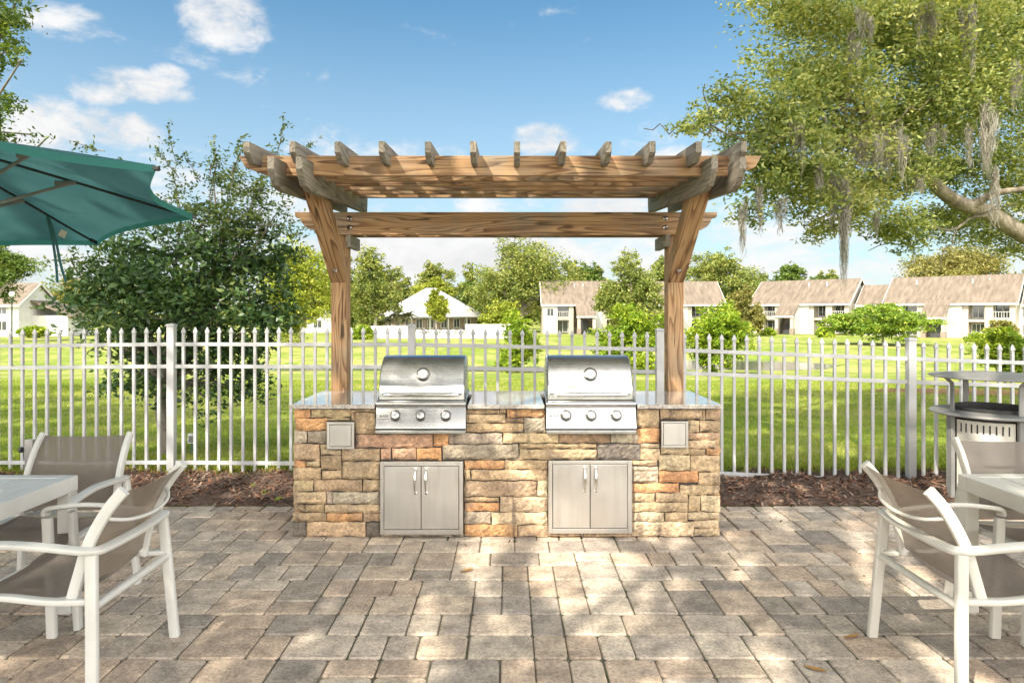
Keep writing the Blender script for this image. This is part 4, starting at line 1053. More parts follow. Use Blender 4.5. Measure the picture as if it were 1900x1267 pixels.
SHADE2 = [(3.4, 9.2, 0, 9.5, .9, 1), (5.0, 10.5, -.1, 10, 1.1, 1), (3.6, 12.0, -.2, 10, 1.0, 1), (6.4, 12.6, -.3, 10.5, 1.2, 1), (8.2, 14.5, -.4, 11, 1.3, 1), (4.8, 15.0, -.4, 11, 1.1, 1), (6.2, 17.5, -.5, 11.5, 1.4, 1), (9.5, 18, -.5, 11.5, 1.5, 1), (2.6, 7.9, 0, 9, .7, .8), (5.2, 8.2, 0, 9.2, .8, .9), (7.3, 10.2, -.1, 9.8, .9, 1),
 (-4.4, 11, -.2, 10.5, 1.2, 1), (-6.5, 12.2, -.2, 10.5, 1.3, 1), (-8.6, 13.6, -.3, 10.8, 1.3, 1), (-2.2, 10.6, -.2, 10.3, 1.0, 1), (-.3, 11, -.2, 10.3, 1.1, 1), (1.4, 10.4, -.2, 10.2, .9, .8), (-9.5, 21, -.6, 12.5, 2.0, 1), (-13, 22, -.6, 12.5, 2.2, 1), (-5, 16, -.4, 11.5, .9, .6), (-1, 6.9, .8, 9, .7, .8), (1.2, 6.9, .8, 9, .6, .8)]
SHADE2 += [(3.0, 10.6, -.1, 10, .7, 1), (6.2, 11.2, -.1, 10, .8, 1), (7.4, 12.4, -.2, 10.4, .8, 1), (4.2, 13.4, -.3, 10.6, .9, 1), (8.6, 11.6, -.2, 10.2, .9, 1), (11, 16, -.4, 11, 1.3, 1), (3.4, 17, -.5, 11.5, 1.1, 1), (8.2, 20.5, -.7, 12, 1.5, 1), (12.5, 21, -.7, 12, 1.6, 1), (4.6, 20.5, -.7, 12, 1.2, 1), (-3.4, 8.6, 0, 9.6, .9, .9), (-5.4, 9.2, 0, 9.8, 1.0, .9), (-7.2, 10.0, 0, 10, 1.0, .8), (-3.2, 14.6, -.4, 11, 1.0, .9), (.4, 14.5, -.4, 11, 1.1, .9), (-11, 16.5, -.4, 11.5, 1.4, .9), (-16, 24, -.8, 13, 2.2, 1), (-7, 7, .5, 9.3, .9, 1), (-4.5, 7, .7, 9.3, .8, .9), (3.6, 6.7, .7, 9, .6, .9), (5.0, 6.6, .7, 9, .6, .9)]
# ------------------------------------------------------------------ vegetation
def leaves(name, C, L, Wd, mat, g, parent=None, droop=0.0, up=.22, fold=.25, out=None):
    """one mesh of small folded leaves at the points C (n,3)"""
    n = len(C)
    d = g.normal(0, 1, (n, 3)); d[:, 2] = d[:, 2] * .6 - droop
    if out is not None: d = d + out * 1.1
    d /= np.linalg.norm(d, axis=1)[:, None]
    r = g.normal(0, 1, (n, 3)); r[:, 2] += up * 2
    s = np.cross(d, r); s /= (np.linalg.norm(s, axis=1)[:, None] + 1e-9)
    nn = np.cross(s, d)
    l = L * g.uniform(.65, 1.25, n)[:, None]; w = Wd * g.uniform(.7, 1.2, n)[:, None]
    v = np.stack([C - d * l * .5, C + s * w * .5 + nn * w * fold - d * l * .08, C + d * l * .5, C - s * w * .5 + nn * w * fold - d * l * .08], 1).reshape(-1, 3)
    me = np_mesh(name, v, np.arange(4 * n).reshape(n, 4), mat, g.uniform(0, 1, n))
    o = bpy.data.objects.new(name, me); link(o, parent); return o
def clump_pts(blobs, n, g, sub=.26, shell=(.45, 1.05), k=16, spread=1.0):
    """leaf points: every blob (x,y,z,rx,ry,rz,weight) holds clumps near its skin, every clump a cloud of leaves"""
    B = np.array([b if len(b) == 7 else tuple(b) + (1,) for b in blobs], dtype=float)
    vol = (B[:, 3] * B[:, 4] * B[:, 5]) ** (2 / 3) * B[:, 6]; vol /= vol.sum()
    out = []
    for b, f in zip(B, vol):
        m = int(n * f)
        if m < 5: continue
        kk = max(4, int(k * (.6 + .8 * g.random())))
        dirs = g.normal(0, 1, (kk, 3)); dirs /= np.linalg.norm(dirs, axis=1)[:, None]
        rad = g.uniform(*shell, kk)[:, None]
        cen = dirs * rad; cs = sub * g.uniform(.55, 1.35, kk)
        wt = cs ** 2; wt /= wt.sum()
        pick = g.choice(kk, m, p=wt)
        p = cen[pick] + g.normal(0, 1, (m, 3)) * (cs[pick][:, None] * spread) * np.array([1, 1, .72])
        out.append(b[:3] + p * b[3:6])
    return np.concatenate(out)
def limb(mb, a, b, r0, r1, g, wob=.06, n=7):
    a, b = Vector(a), Vector(b); L = (b - a).length; pts = []
    for i in range(n + 1):
        u = i / n; p = a.lerp(b, u)
        if 0 < i < n: p += Vector(g.normal(0, wob * L * .5, 3))
        pts.append(p)
    mb.tube(pts, [r0 + (r1 - r0) * i / n for i in range(n + 1)], 8); return pts
def tree(name, label, cat, base, fork, tr, blobs, n, L, Wd, mat, seed, bark=None, group=None, sub=.26, limbs=True, shell=(.45, 1.05), k=16, twigs=0, droop=.1, rootflare=True, fold=.25):
    g = np.random.default_rng(seed); base = Vector(base)
    t = thing(name, label, cat, base, 0, group); off = np.array(base)
    mb = MB(); fork = Vector(fork) - base
    tp = [Vector((0, 0, -.15)), Vector((0, 0, .12)), fork * .35 + Vector(g.normal(0, tr * .4, 3)) * Vector((1, 1, 0)).length * .3, fork * .7, fork]
    mb.tube(spline(tp, 4), [tr * (1.35 if rootflare else 1)] + [tr * (1.22 - .5 * i / 15) for i in range(1, 17)], 10)
    if limbs:
        for b in blobs:
            c = Vector(b[:3]) - base
            f0 = fork * g.uniform(.75, 1.0)
            pts = limb(mb, f0, c, tr * .42, tr * .08, g, .07)
            for q in range(twigs):
                i = g.integers(2, len(pts)); d = g.normal(0, 1, 3); d /= np.linalg.norm(d)
                limb(mb, pts[i], np.array(pts[i]) + d * np.array(b[3:6]) * g.uniform(.6, 1.0), tr * .13, tr * .03, g, .08, 5)
    mb.build('trunk', bark or BARK, t, smooth=70)
    C = clump_pts(blobs, n, g, sub, shell, k) - off
    leaves('crown', C, L, Wd, mat, g, t, droop, fold=fold)
    return t
def auto_blobs(px0, px1, py0, py1, D, g, k=11, depth=.8, low=.55):
    """crown blobs filling an uneven dome between two bearings"""
    x0, x1 = X_(px0, D), X_(px1, D); zt, zb = Z_(py0, D), Z_(py1, D)
    w, h = (x1 - x0) / 2, (zt - zb) / 2; cx, cz = (x0 + x1) / 2, (zt + zb) / 2
    out = []
    for i in range(k):
        a = g.uniform(0, 2 * math.pi); r = math.sqrt(g.uniform(.02, 1)) * .68
        s = g.uniform(.26, .46)
        u = math.cos(a) * r; v = math.sin(a) * r
        u *= 1 - .28 * max(0, v)
        out.append((cx + u * w, D + g.uniform(-.6, .6) * w * depth, cz + v * h, s * w * 1.05, s * w, s * min(h, w) * 1.05))
    out.append((cx + g.uniform(-.15, .15) * w, D, zt - .3 * h, .34 * w, .3 * w, .30 * h))
    out.append((cx, D, cz, .62 * w, .55 * w, .55 * h))
    return out
BG = []
def bgtree(label, px0, px1, py0, py1, D, seed, mat=None, n=6500, bark=None, leaf=None, k=11, name='shade_tree', cat='tree', group='trees beyond the pond', sub=.25, trunk=True, tr=None):
    g = np.random.default_rng(seed + 900)
    bl = auto_blobs(px0, px1, py0, py1, D, g, k)
    cx = X_((px0 + px1) / 2, D); z0 = gz(cx, D)
    w = X_(px1, D) - X_(px0, D)
    lf = leaf or D * 4.3 / F; n = int(n * 1.9)
    fz = Z_(py1, D) * .75 + Z_(py0, D) * .25
    return tree(name, label, cat, (cx, D, z0), (cx + g.uniform(-.05, .05) * w, D, max(fz, z0 + .4)), tr or max(.10, w * .028), bl, n, lf * 1.25, lf * .7, mat or FARL, seed, bark or BARKL, group, sub=.17, limbs=trunk, k=30, shell=(.3, 1.22), twigs=1)

def build_far_trees():
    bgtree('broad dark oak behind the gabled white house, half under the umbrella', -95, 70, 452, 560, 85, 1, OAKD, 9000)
    bgtree('yellowish round tree between the white gabled house and the glossy tree', 72, 200, 516, 606, 135, 2, FAROL)
    bgtree('loose yellow-green tree just to the fence side of the timber post, near the umbrella', 470, 640, 448, 640, 75, 3, FARY, 11000, BARKL, k=16)
    bgtree('tall pale-trunked tree with airy crown beside the clubhouse', 640, 752, 452, 628, 112, 4, FARL, 7500, BARKL, k=14, tr=.3)
    bgtree('mid-green tree rising straight behind the clubhouse roof ridge', 745, 852, 482, 590, 165, 5, FARL, 7500)
    bgtree('bright yellow-green tree peeking over the clubhouse roof', 770, 845, 514, 575, 150, 6, FARY, 5000)
    bgtree('small leafy tree standing in front of the clubhouse wall', 783, 838, 538, 606, 116, 7, FARY, 5200, BARKL, tr=.12, group='trees round the clubhouse')
    bgtree('tallest far tree with pale forked limbs at the end of the clubhouse', 862, 1068, 438, 618, 131, 8, FARL, 13000, BARKL, k=18, tr=.45)
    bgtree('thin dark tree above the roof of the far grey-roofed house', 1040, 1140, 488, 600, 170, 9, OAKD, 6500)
    bgtree('dense rounded oak between the two far houses behind the bright bush', 1098, 1238, 466, 640, 100, 10, FARL, 12000, k=15)
    bgtree('wide rounded oak crown beyond the timber post, over the far house roof', 1258, 1424, 464, 610, 145, 11, FARL, 12000, k=16)
    bgtree('grey-green mossy tree at the gable of the brown-roofed apartments', 1352, 1422, 530, 630, 108, 12, FAROL, 5000, BARKL)
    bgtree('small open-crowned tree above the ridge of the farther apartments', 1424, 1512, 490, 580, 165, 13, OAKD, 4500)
    bgtree('tiny treetop showing between the two apartment roofs', 1500, 1560, 505, 580, 190, 14, FARL, 3500)
    bgtree('large spreading olive oak towering behind the nearer apartments', 1668, 1902, 454, 600, 140, 15, FAROL, 14000, k=16)
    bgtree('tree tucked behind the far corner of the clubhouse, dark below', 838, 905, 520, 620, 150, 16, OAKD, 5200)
    bgtree('yellow-green low tree beside the clubhouse eave', 890, 985, 560, 634, 118, 17, FARY, 6500, group='trees round the clubhouse')
    bgtree('leafy tree filling the gap left of the clubhouse palms', 655, 730, 510, 626, 150, 18, FARL, 6500)
    bgtree('slim tree by the small white house seen past the timber post', 590, 665, 500, 630, 120, 19, FARL, 6000, BARKL)
    bgtree('low green tree hiding the base of the far grey-roofed house', 1120, 1210, 560, 640, 112, 20, FARL, 5500)
    bgtree('dark tree behind the glossy tree over the small white house', 520, 615, 500, 620, 150, 21, OAKD, 6500)
    bgtree('far tree beside the umbrella edge over the long lawn', 195, 300, 530, 620, 160, 22, FARL, 5500)
    fill = [('low tree mass between the pale-trunked tree and the clubhouse ridge', 715, 790, 512, 610, 172, 50, FARL), ('dull green tree closing the gap between the clubhouse and the tallest far tree', 838, 900, 492, 605, 176, 51, FARL),
            ('airy tree at the shoulder of the tallest far tree toward the grey-roofed house', 1030, 1098, 486, 600, 150, 52, FARL), ('pale green tree over the roof end of the grey-roofed house', 1082, 1136, 496, 590, 178, 53, FAROL),
            ('rounded tree joining the dense oak to the timber post', 1190, 1262, 476, 600, 160, 54, FARL), ('lower oak shoulder stepping down toward the mossy tree', 1380, 1440, 506, 610, 155, 55, FARL),
            ('loose tree behind the timber post between umbrella and clubhouse', 600, 672, 462, 600, 140, 56, FARL), ('tree filling behind the palms of the clubhouse', 680, 735, 486, 600, 165, 57, FARY),
            ('dark low tree behind the farther apartments ridge', 1510, 1575, 512, 590, 185, 58, OAKD), ('light tree behind the clubhouse hip', 700, 760, 524, 600, 158, 59, FAROL), ('low tree under the tallest far tree', 900, 1000, 540, 630, 160, 60, FARL)]
    for lab, p0, p1, q0, q1, D, sd, m_ in fill: bgtree(lab, p0, p1, q0, q1, D, sd, m_, 5200)
    # bushes on the lawn and the pond bank
    def bush(label, px0, px1, py0, py1, D, seed, mat, n, group='bushes on the lawn', leaf=None, k=13):
        g = np.random.default_rng(seed); cx = X_((px0 + px1) / 2, D); z0 = gz(cx, D)
        bl = auto_blobs(px0, px1, py0, py1, D, g, k, low=.2)
        lf = leaf or D * 5.5 / F; n = int(n * 1.4)
        return tree('bush', label, 'bush', (cx, D, z0), (cx, D, z0 + .35 * (Z_(py0, D) - z0)), .07 * D / 40, bl, n, lf * 1.25, lf * .55, mat, seed, BARKL, group, sub=.18, k=28, shell=(.35, 1.2), twigs=2)
    bush('tall loose yellow-green bush beside the grill nearer the bin, seen over its hood', 908, 1012, 575, 700, 42, 31, BUSHL, 7000)
    bush('bright lime bush on the pond bank in front of the rounded oak', 1092, 1236, 562, 696, 41, 32, BUSHL, 12000)
    bush('big bright bush with bare stems below, just past the timber post on the bin side', 1268, 1412, 566, 690, 40, 33, BUSHL, 11000)
    bush('wide flat-topped green bush before the apartments', 1548, 1728, 562, 634, 78, 34, SPREADL, 14000, leaf=.30)
    bush('lime green bush behind the fence above the trash bin', 1800, 1930, 604, 700, 24, 35, BUSHL, 9000, leaf=.11)
    bush('low purple-grey shrub behind the lime bush by the apartments', 1826, 1892, 592, 640, 60, 36, FAROL, 3000)
    bush('round yellow shrub at the end of the pool fence', 654, 698, 602, 640, 95, 37, BUSHL, 3000)
    bush('low yellow hedge bush at the corner of the white gabled house', 38, 92, 604, 628, 100, 38, BUSHL, 2500)
    bush('small clipped shrub by the far apartments entrance wall', 1412, 1440, 608, 624, 112, 39, BUSHL, 1500)
    bush('spiky yellow shrub below the balcony of the farther apartments', 1506, 1554, 606, 626, 104, 40, BUSHL, 1800)
    # shrub row closing the horizon
    g = np.random.default_rng(77); bl = []
    for i in range(120):
        x = -260 + i * 4.6 + g.normal(0, 1); bl.append((x, 215 + g.normal(0, 8), 2.0 + g.normal(0, 1.6), 5.0, 4, 4.2 + g.uniform(0, 3.4)))
    C = clump_pts(bl, 70000, g, .26, k=18); o = leaves('distant_woods', C, 1.15, .75, FARL, g); tag(o, kind='stuff')
    # palms by the clubhouse
    for i, (px, py, h, lab) in enumerate(((716, 582, 1.0, 'squat brown-fronded palm at the left corner of the clubhouse'), (737, 566, 1.35, 'tallest fan-leaved palm against the pale clubhouse roof'), (757, 572, 1.2, 'palm with upright fronds next to the clubhouse hip'), (880, 606, .7, 'low spiky palm beyond the clubhouse eave'))):
        D = 118; z0 = gz(X_(px, D), D); top = Z_(py, D)
        t = thing('palm', lab, 'palm', (X_(px, D), D, z0), 0, 'palms round the clubhouse')
        m = MB(); m.tube([(0, 0, -.1), (.05, 0, (top - z0) * .5), (0, 0, (top - z0) * .72)], [.22, .18, .15], 8); m.build('trunk', BARKL, t, smooth=60)
        fr = MB(); rg = random.Random(i)
        for k in range(20):
            a = k * 2.4; e = rg.uniform(-.3, 1.2); Lf = rg.uniform(1.5, 2.1) * h; pts = []
            for j in range(6):
                u = j / 5; pts.append(Vector((math.cos(a) * Lf * u * math.cos(e), math.sin(a) * Lf * u * math.cos(e), (top - z0) * .70 + Lf * (u * math.sin(e) - .55 * u * u))))
            s = Vector((-math.sin(a), math.cos(a), 0)); V = []; Fs = []
            for j, p in enumerate(pts):
                w = .30 * h * math.sin(math.pi * (.12 + .86 * j / 5)); V += [p - s * w - Vector((0, 0, w * .5)), p, p + s * w - Vector((0, 0, w * .5))]
            for j in range(5):
                for q in range(2): Fs.append((j * 3 + q, j * 3 + q + 1, j * 3 + 4 + q, j * 3 + 3 + q))
            fr.add(V, Fs)
        fr.build('crown', PALML, t)
PALML = simple('palm_frond', [(.07, .10, .03), (.14, .15, .05), (.24, .19, .09)], 3, .6)
build_far_trees()

# ------------------------------------------------------------------ glossy tree behind the fence
def glossy_tree():
    D = 8.35; g = np.random.default_rng(21)
    base = Vector((X_(312, 8.0), 8.0, gz(X_(312, 8.0), 8.0)))
    t = thing('glossy_leaved_tree', 'dense dark glossy-leaved small tree with low branches behind the fence by the umbrella', 'tree', base)
    k = D / F
    def bl(px, py, rx, ry, w=1, dd=0, rd=None): return (X_(px, D), D + dd, Z_(py, D), rx * k, (rd or rx) * k * .9, ry * k, w)
    dense = [bl(330, 500, 135, 75, 1.1), bl(420, 470, 100, 62, 1, .2), bl(245, 520, 95, 62, 1, -.1), bl(410, 580, 115, 80, 1, -.1), bl(290, 600, 105, 85, 1, .1), bl(475, 530, 70, 75, .9, .1), bl(350, 660, 110, 50, .8), bl(300, 560, 120, 90, 1, -.5), bl(420, 690, 60, 60, .6, .1), bl(210, 600, 55, 50, .55), bl(470, 620, 50, 60, .7), bl(250, 690, 65, 45, .6), bl(455, 715, 45, 45, .55), bl(330, 715, 80, 36, .5), bl(390, 740, 40, 36, .35), bl(510, 560, 45, 80, .5, .2)]
    loose = [bl(360, 410, 100, 50, 1), bl(430, 390, 90, 55, 1), bl(480, 350, 60, 60, .8, .1), bl(395, 330, 60, 55, .7), bl(510, 400, 45, 60, .6), bl(180, 490, 65, 26, .5), bl(150, 545, 40, 40, .3), bl(330, 370, 40, 40, .5), bl(450, 440, 90, 50, 1), bl(195, 570, 45, 30, .4), bl(130, 480, 25, 16, .15)]
    off = np.array(base)
    Cd = clump_pts(dense, 16500, g, .18, (.5, 1.08), 26); Cl = clump_pts(loose, 4700, g, .15, (.2, 1.15), 22)
    mb = MB(); fk = Vector((X_(306, D), D, Z_(700, D))) - base
    mb.tube(spline([(0, 0, -.1), (.0, 0, .05), fk * .4 + Vector((-.05, 0, 0)), fk * .7 + Vector((-.06, 0, 0)), fk], 4), [.105] + [.085 - .0018 * i for i in range(16)], 10)
    for b in dense + loose:
        c = Vector(b[:3]) - base; pts = limb(mb, fk * g.uniform(.75, 1.05), c, .035, .008, g, .06)
        for q in range(3):
            i = g.integers(3, len(pts)); d = g.normal(0, 1, 3); d /= np.linalg.norm(d)
            limb(mb, pts[i], np.array(pts[i]) + d * np.array(b[3:6]) * g.uniform(.6, 1.0), .009, .003, g, .06, 4)
    # long straight shoots reaching above the crown
    shoots = [((345, 420), (326, 236)), ((372, 400), (383, 238)), ((405, 400), (440, 246)), ((455, 400), (505, 285)), ((520, 320), (540, 240)), ((520, 320), (566, 256)), ((300, 470), (205, 285)), ((205, 285), (138, 266)), ((400, 330), (412, 280)), ((330, 330), (284, 268)), ((440, 330), (462, 280)), ((205, 500), (112, 482)), ((220, 560), (150, 520)), ((480, 420), (548, 420)), ((470, 480), (560, 470)), ((380, 340), (350, 290))]
    S = []; O = []
    for (a, b) in shoots:
        dd = g.uniform(-.3, .3); p0 = np.array(W(*a, D)) + [0, dd, 0]; p1 = np.array(W(*b, D)) + [0, dd, 0]
        pts = limb(mb, Vector(p0 - off), Vector(p1 - off), .008, .002, g, .03, 8)
        m = int(34 * np.linalg.norm(p1 - p0) / .6); u = np.sort(g.uniform(.12, 1.0, m))
        for q in u:
            f_ = q * 8; i = min(int(f_), 7); pp = np.array(pts[i].lerp(pts[i + 1], f_ - i)); d = g.normal(0, 1, 3); d /= np.linalg.norm(d)
            S.append(pp + d * .028); O.append(d * 1.2 + (p1 - p0) / np.linalg.norm(p1 - p0) * .8)
            if g.random() < .35:
                for z_ in range(4): S.append(pp + d * (.05 + .04 * z_) + g.normal(0, .015, 3)); O.append(d)
    mb.build('trunk', BARK, t, smooth=70)
    o1 = leaves('dense_crown', Cd - off, .094, .040, MAGL, g, t, .15)
    o2 = leaves('loose_crown', Cl - off, .062, .027, MAGY, g, t, .0)
    S = np.array(S); leaves('shoots', S, .060, .025, MAGY, g, t, -.1, out=np.array(O))
MAGY = leafmat('young_glossy_leaf', [(.05, (.05, .09, .03)), (.4, (.10, .155, .045)), (.75, (.20, .25, .06)), (1, (.32, .33, .09))], .3, .35, .5, 1.5)
glossy_tree()

# ------------------------------------------------------------------ live oak with moss overhanging the lawn
def live_oak():
    g = np.random.default_rng(52); base = Vector((12.6, 13.2, gz(12.6, 13.2)))
    t = thing('live_oak', 'huge sunlit live oak reaching over the fence from beside the apartments, moss on its limbs', 'tree', base)
    off = np.array(base)
    def bl(px, py, rx, ry, D, w=1): k = D / F; return (X_(px, D), D, Z_(py, D), rx * k, max(rx, ry) * k * .9, ry * k, w)
    B = [bl(1750, 70, 170, 110, 11.5), bl(1600, 50, 150, 90, 11), bl(1520, 130, 110, 85, 10.5), bl(1430, 190, 95, 60, 10), bl(1350, 195, 60, 40, 9.6), bl(1300, 228, 42, 24, 9.4, .7), bl(1265, 240, 40, 14, 9.3, .4), bl(1450, 265, 120, 70, 10), bl(1560, 230, 130, 95, 10.8, 1.1), bl(1700, 215, 150, 100, 11.6, 1.1), bl(1850, 190, 120, 120, 12, 1.1), bl(1420, 335, 85, 60, 9.8), bl(1510, 345, 110, 60, 10.3), bl(1640, 320, 110, 60, 11), bl(1770, 325, 90, 50, 13.0, .9), bl(1880, 330, 70, 70, 12.2, .8), bl(1530, 425, 55, 28, 10.4, .8), bl(1660, 415, 70, 36, 11, 1.1), bl(1770, 410, 80, 44, 13.2, 1.0), bl(1395, 395, 50, 28, 9.7, .6), bl(1690, 455, 36, 22, 11, .6), bl(1850, 415, 60, 44, 13.6, .9), bl(1600, 380, 80, 40, 10.6, .9), bl(1880, 462, 40, 20, 13.4, .6), bl(1345, 320, 40, 30, 9.6, .35),
         bl(1480, 20, 90, 60, 10.6), bl(1400, 110, 40, 30, 10, .35), bl(1870, 60, 120, 100, 12.4),
         bl(1620, -110, 220, 110, 12), bl(1850, -120, 220, 130, 12.6), bl(2080, 60, 170, 170, 12.5), bl(2250, 250, 160, 150, 12.5), bl(2050, -180, 260, 150, 14), bl(2000, 330, 90, 90, 12.8), bl(2150, 100, 260, 200, 16, .8), bl(1800, -30, 220, 140, 15.5, .8)]
    C = clump_pts(B, 275000, g, .2, (.25, 1.08), 34) - off
    leaves('crown', C, .086, .037, OAKL, g, t, .1)
    mb = MB()
    fork = Vector((12.2, 13.0, 2.35)) - base
    mb.tube(spline([(0, 0, -.2), (0, 0, .2), fork * .5 + Vector((.1, 0, 0)), fork], 4), [.62, .50] + [.42 - .008 * i for i in range(11)], 12)
    # the great bent limb that crosses the picture
    D = 11.6; main = [fork, W(2010, 478, 12.4) - base, W(1905, 438, 12.1) - base, W(1835, 396, 11.9) - base, W(1770, 372, D) - base, W(1722, 330, 11.4) - base, W(1690, 300, 11.3) - base, W(1660, 270, 11.1) - base, W(1600, 200, 10.8) - base]
    mp_ = spline(main, 5); nn = len(mp_)
    mb.tube(mp_, [.20 - .145 * (i / (nn - 1)) ** .8 for i in range(nn)], 10)
    sec = [W(1800, 384, 11.7) - base, W(1840, 362, 11.5) - base, W(1890, 352, 11.3) - base, W(1990, 345, 11.5) - base]; mb.tube(spline(sec, 5), [.085 - .004 * i for i in range(16)], 8)
    for src, dst, r in (((1690, 300, 11.3), (1560, 200, 10.6), .06), ((1690, 300, 11.3), (1640, 290, 10.8), .05), ((1640, 280, 10.9), (1440, 250, 10), .05), ((1600, 210, 10.8), (1480, 140, 10.4), .045), ((1560, 290, 10.5), (1400, 350, 9.8), .035), ((1440, 250, 10), (1280, 235, 9.4), .028), ((1722, 330, 11.4), (1600, 390, 10.8), .035), ((1835, 396, 11.9), (1690, 440, 11.2), .03), ((1722, 330, 11.4), (1740, 120, 11.6), .07), ((1400, 350, 9.8), (1345, 300, 9.6), .02), ((1600, 390, 10.8), (1500, 425, 10.4), .022), ((1740, 200, 11.5), (1860, 160, 12), .05)):
        pts = limb(mb, W(*src) - base, W(*dst) - base, r, r * .3, g, .07)
        for q in range(4):
            i = g.integers(2, len(pts)); d = g.normal(0, 1, 3); d /= np.linalg.norm(d); limb(mb, pts[i], np.array(pts[i]) + d * .8, r * .4, .006, g, .08, 5)
    for dst in ((14.5, 12, 9), (15.5, 15.5, 8), (11, 15, 9.5), (16, 12, 6)): limb(mb, fork, Vector(dst) - base, .24, .06, g, .05, 9)
    mb.build('trunk', BARKM, t, smooth=70)
    # hanging moss: every festoon a thing of its own
    spots = [(1568, 372, 150, 14, 'longest moss strand hanging far below the oak crown, level with the apartment roofs', 10.4, 260), (1378, 395, 65, 9, 'thin moss strand hanging nearest the timber post brace', 9.8, 80), (1440, 370, 45, 26, 'moss tuft under the oak fringe just past the pergola beam', 9.9, 120), (1408, 360, 60, 22, 'grey moss curtain at the low edge of the oak closest to the pergola', 9.8, 130), (1540, 330, 70, 30, 'moss clump above the longest strand', 10.4, 200), (1585, 70, 70, 22, 'pale moss streak high in the crown above the bright bush', 10.4, 200), (1600, 28, 45, 18, 'small moss streak at the crown top by the open sky', 10.4, 130), (1720, 10, 60, 34, 'moss mass near the top frame of the crown over the bent limb', 10.8, 260), (1795, 30, 70, 22, 'silver moss beard high above the fork of the crossing limb', 11, 220), (1650, 250, 70, 40, 'thick moss bundle where the bent limb enters the leaves', 10.6, 330), (1610, 260, 60, 30, 'moss bundle in the leaves left of the limb end', 10.5, 220), (1830, 225, 110, 26, 'long moss beard dropping across the side branch', 11, 330), (1740, 245, 40, 28, 'short moss fluff over the bent limb', 11, 170), (1480, 225, 70, 14, 'wispy moss in the crown above the pergola end rafter', 9.8, 110), (1630, 400, 30, 14, 'short moss tassel under the limb near the bush roofline', 10.7, 90), (1845, 320, 75, 12, 'narrow moss tail below the side branch', 11, 130), (1520, 290, 60, 22, 'moss strands mid crown over the brown roofs', 10, 150), (1700, 330, 30, 20, 'moss wisp clinging to the bent limb elbow', 11, 100), (1880, 130, 60, 20, 'moss strand by the outermost upper leaves over the bin', 11.2, 150)]
    for i, (px, py, ln, wd, lab, D, n) in enumerate(spots):
        wd *= .8; k = D / F; o0 = W(px, py, D - .35); gg = np.random.default_rng(400 + i); Vs = []
        seg = 7; nt_ = max(4, int(wd / 3.2))
        tas = [(gg.normal(0, .5, 2) * wd * k, ln * k * (gg.uniform(.3, 1.0) if q else 1.0), gg.normal(0, .16) * ln * k) for q in range(nt_)]
        for s in range(int(n * 1.7)):
            c0, L0, z0 = tas[gg.integers(0, nt_)]
            r = c0 + gg.normal(0, .17, 2) * wd * k; L_ = L0 * gg.uniform(.15, 1.0)
            p = np.array([r[0], r[1], z0 + gg.normal(0, .06) * ln * k - gg.uniform(0, .4) * L0]); ang = gg.uniform(0, 6.28); sv = np.array([math.cos(ang), math.sin(ang), 0]); w = .0034 * gg.uniform(.6, 1.5)
            ph = gg.uniform(0, 6.28, 3); am = gg.uniform(.006, .035)
            pts = []
            for q in range(seg + 1):
                u = q / seg; pts.append(p + np.array([0, 0, -L_ * u]) + np.array([math.sin(u * 8 + ph[0]) * am, math.cos(u * 6 + ph[1]) * am, math.sin(u * 11 + ph[2]) * am * .5]) + np.array([c0[0] - r[0], c0[1] - r[1], 0]) * u * .6)
            for q in range(seg):
                w0, w1 = w * (1 - .5 * q / seg), w * (1 - .5 * (q + 1) / seg)
                Vs += [pts[q] - sv * w0, pts[q] + sv * w0, pts[q + 1] + sv * w1, pts[q + 1] - sv * w1]
        V = np.array(Vs); me = np_mesh('moss_strand', V, np.arange(len(V)).reshape(-1, 4), MOSS, gg.uniform(0, 1, len(V) // 4))
        o = bpy.data.objects.new('spanish_moss', me); link(o); o.location = o0; tag(o, lab, 'moss', 'moss hanging from the oak')
live_oak()
def umbrella_oak():
    g = np.random.default_rng(61); base = Vector((-11.5, 11.5, gz(-11.5, 11.5)))
    def bl(px, py, rx, ry, D, w=1): k = D / F; return (X_(px, D), D, Z_(py, D), rx * k, max(rx, ry) * k * .8, ry * k, w)
    B = [bl(5, 60, 50, 55, 9.5), bl(25, 95, 32, 28, 9.4, .7), bl(-20, 20, 55, 50, 9.6), bl(0, 195, 32, 32, 9.5, .8), bl(-40, 130, 60, 80, 9.8), bl(40, 112, 22, 10, 9.3, .3), bl(-50, 250, 70, 50, 9.8), bl(30, 258, 35, 10, 9.8, .25), bl(85, 258, 26, 10, 9.8, .18), bl(60, 250, 18, 16, 9.8, .15), bl(30, 5, 36, 20, 9.5, .5),
         bl(-160, 60, 140, 140, 10.5), bl(-300, 100, 170, 160, 11.5), bl(-200, -120, 200, 120, 11), bl(-420, 0, 200, 200, 12.5), bl(-60, -160, 140, 100, 10.5, .7)]
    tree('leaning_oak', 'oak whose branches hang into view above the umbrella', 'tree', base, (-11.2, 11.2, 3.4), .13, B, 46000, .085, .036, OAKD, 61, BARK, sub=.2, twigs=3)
umbrella_oak()

# ------------------------------------------------------------------ trees behind the viewer that shade the terrace
def shade_tree(name, label, base, fork, r, targets, n, seed, leaf=(.13, .065)):
    B = []
    for (x, y, z, h, rx, w) in targets:          # crown masses standing between the sun and (x, y, z)
        t = (h - z) / SUN_DIR.z; p = Vector((x, y, z)) + SUN_DIR * t
        B.append((p.x, p.y, p.z, rx, rx, rx * .6, w))
    return tree(name, label, 'tree', base, fork, r, B, n, leaf[0], leaf[1], OAKL, seed, BARK, None, sub=.24, k=22, shell=(.2, 1.05))
shade_tree('terrace_oak', 'oak standing behind the viewer that dapples the paving with shade', (-7.2, -6.6, 0), (-6.4, -5.6, 3.4), .34, SHADE, 15500, 71)

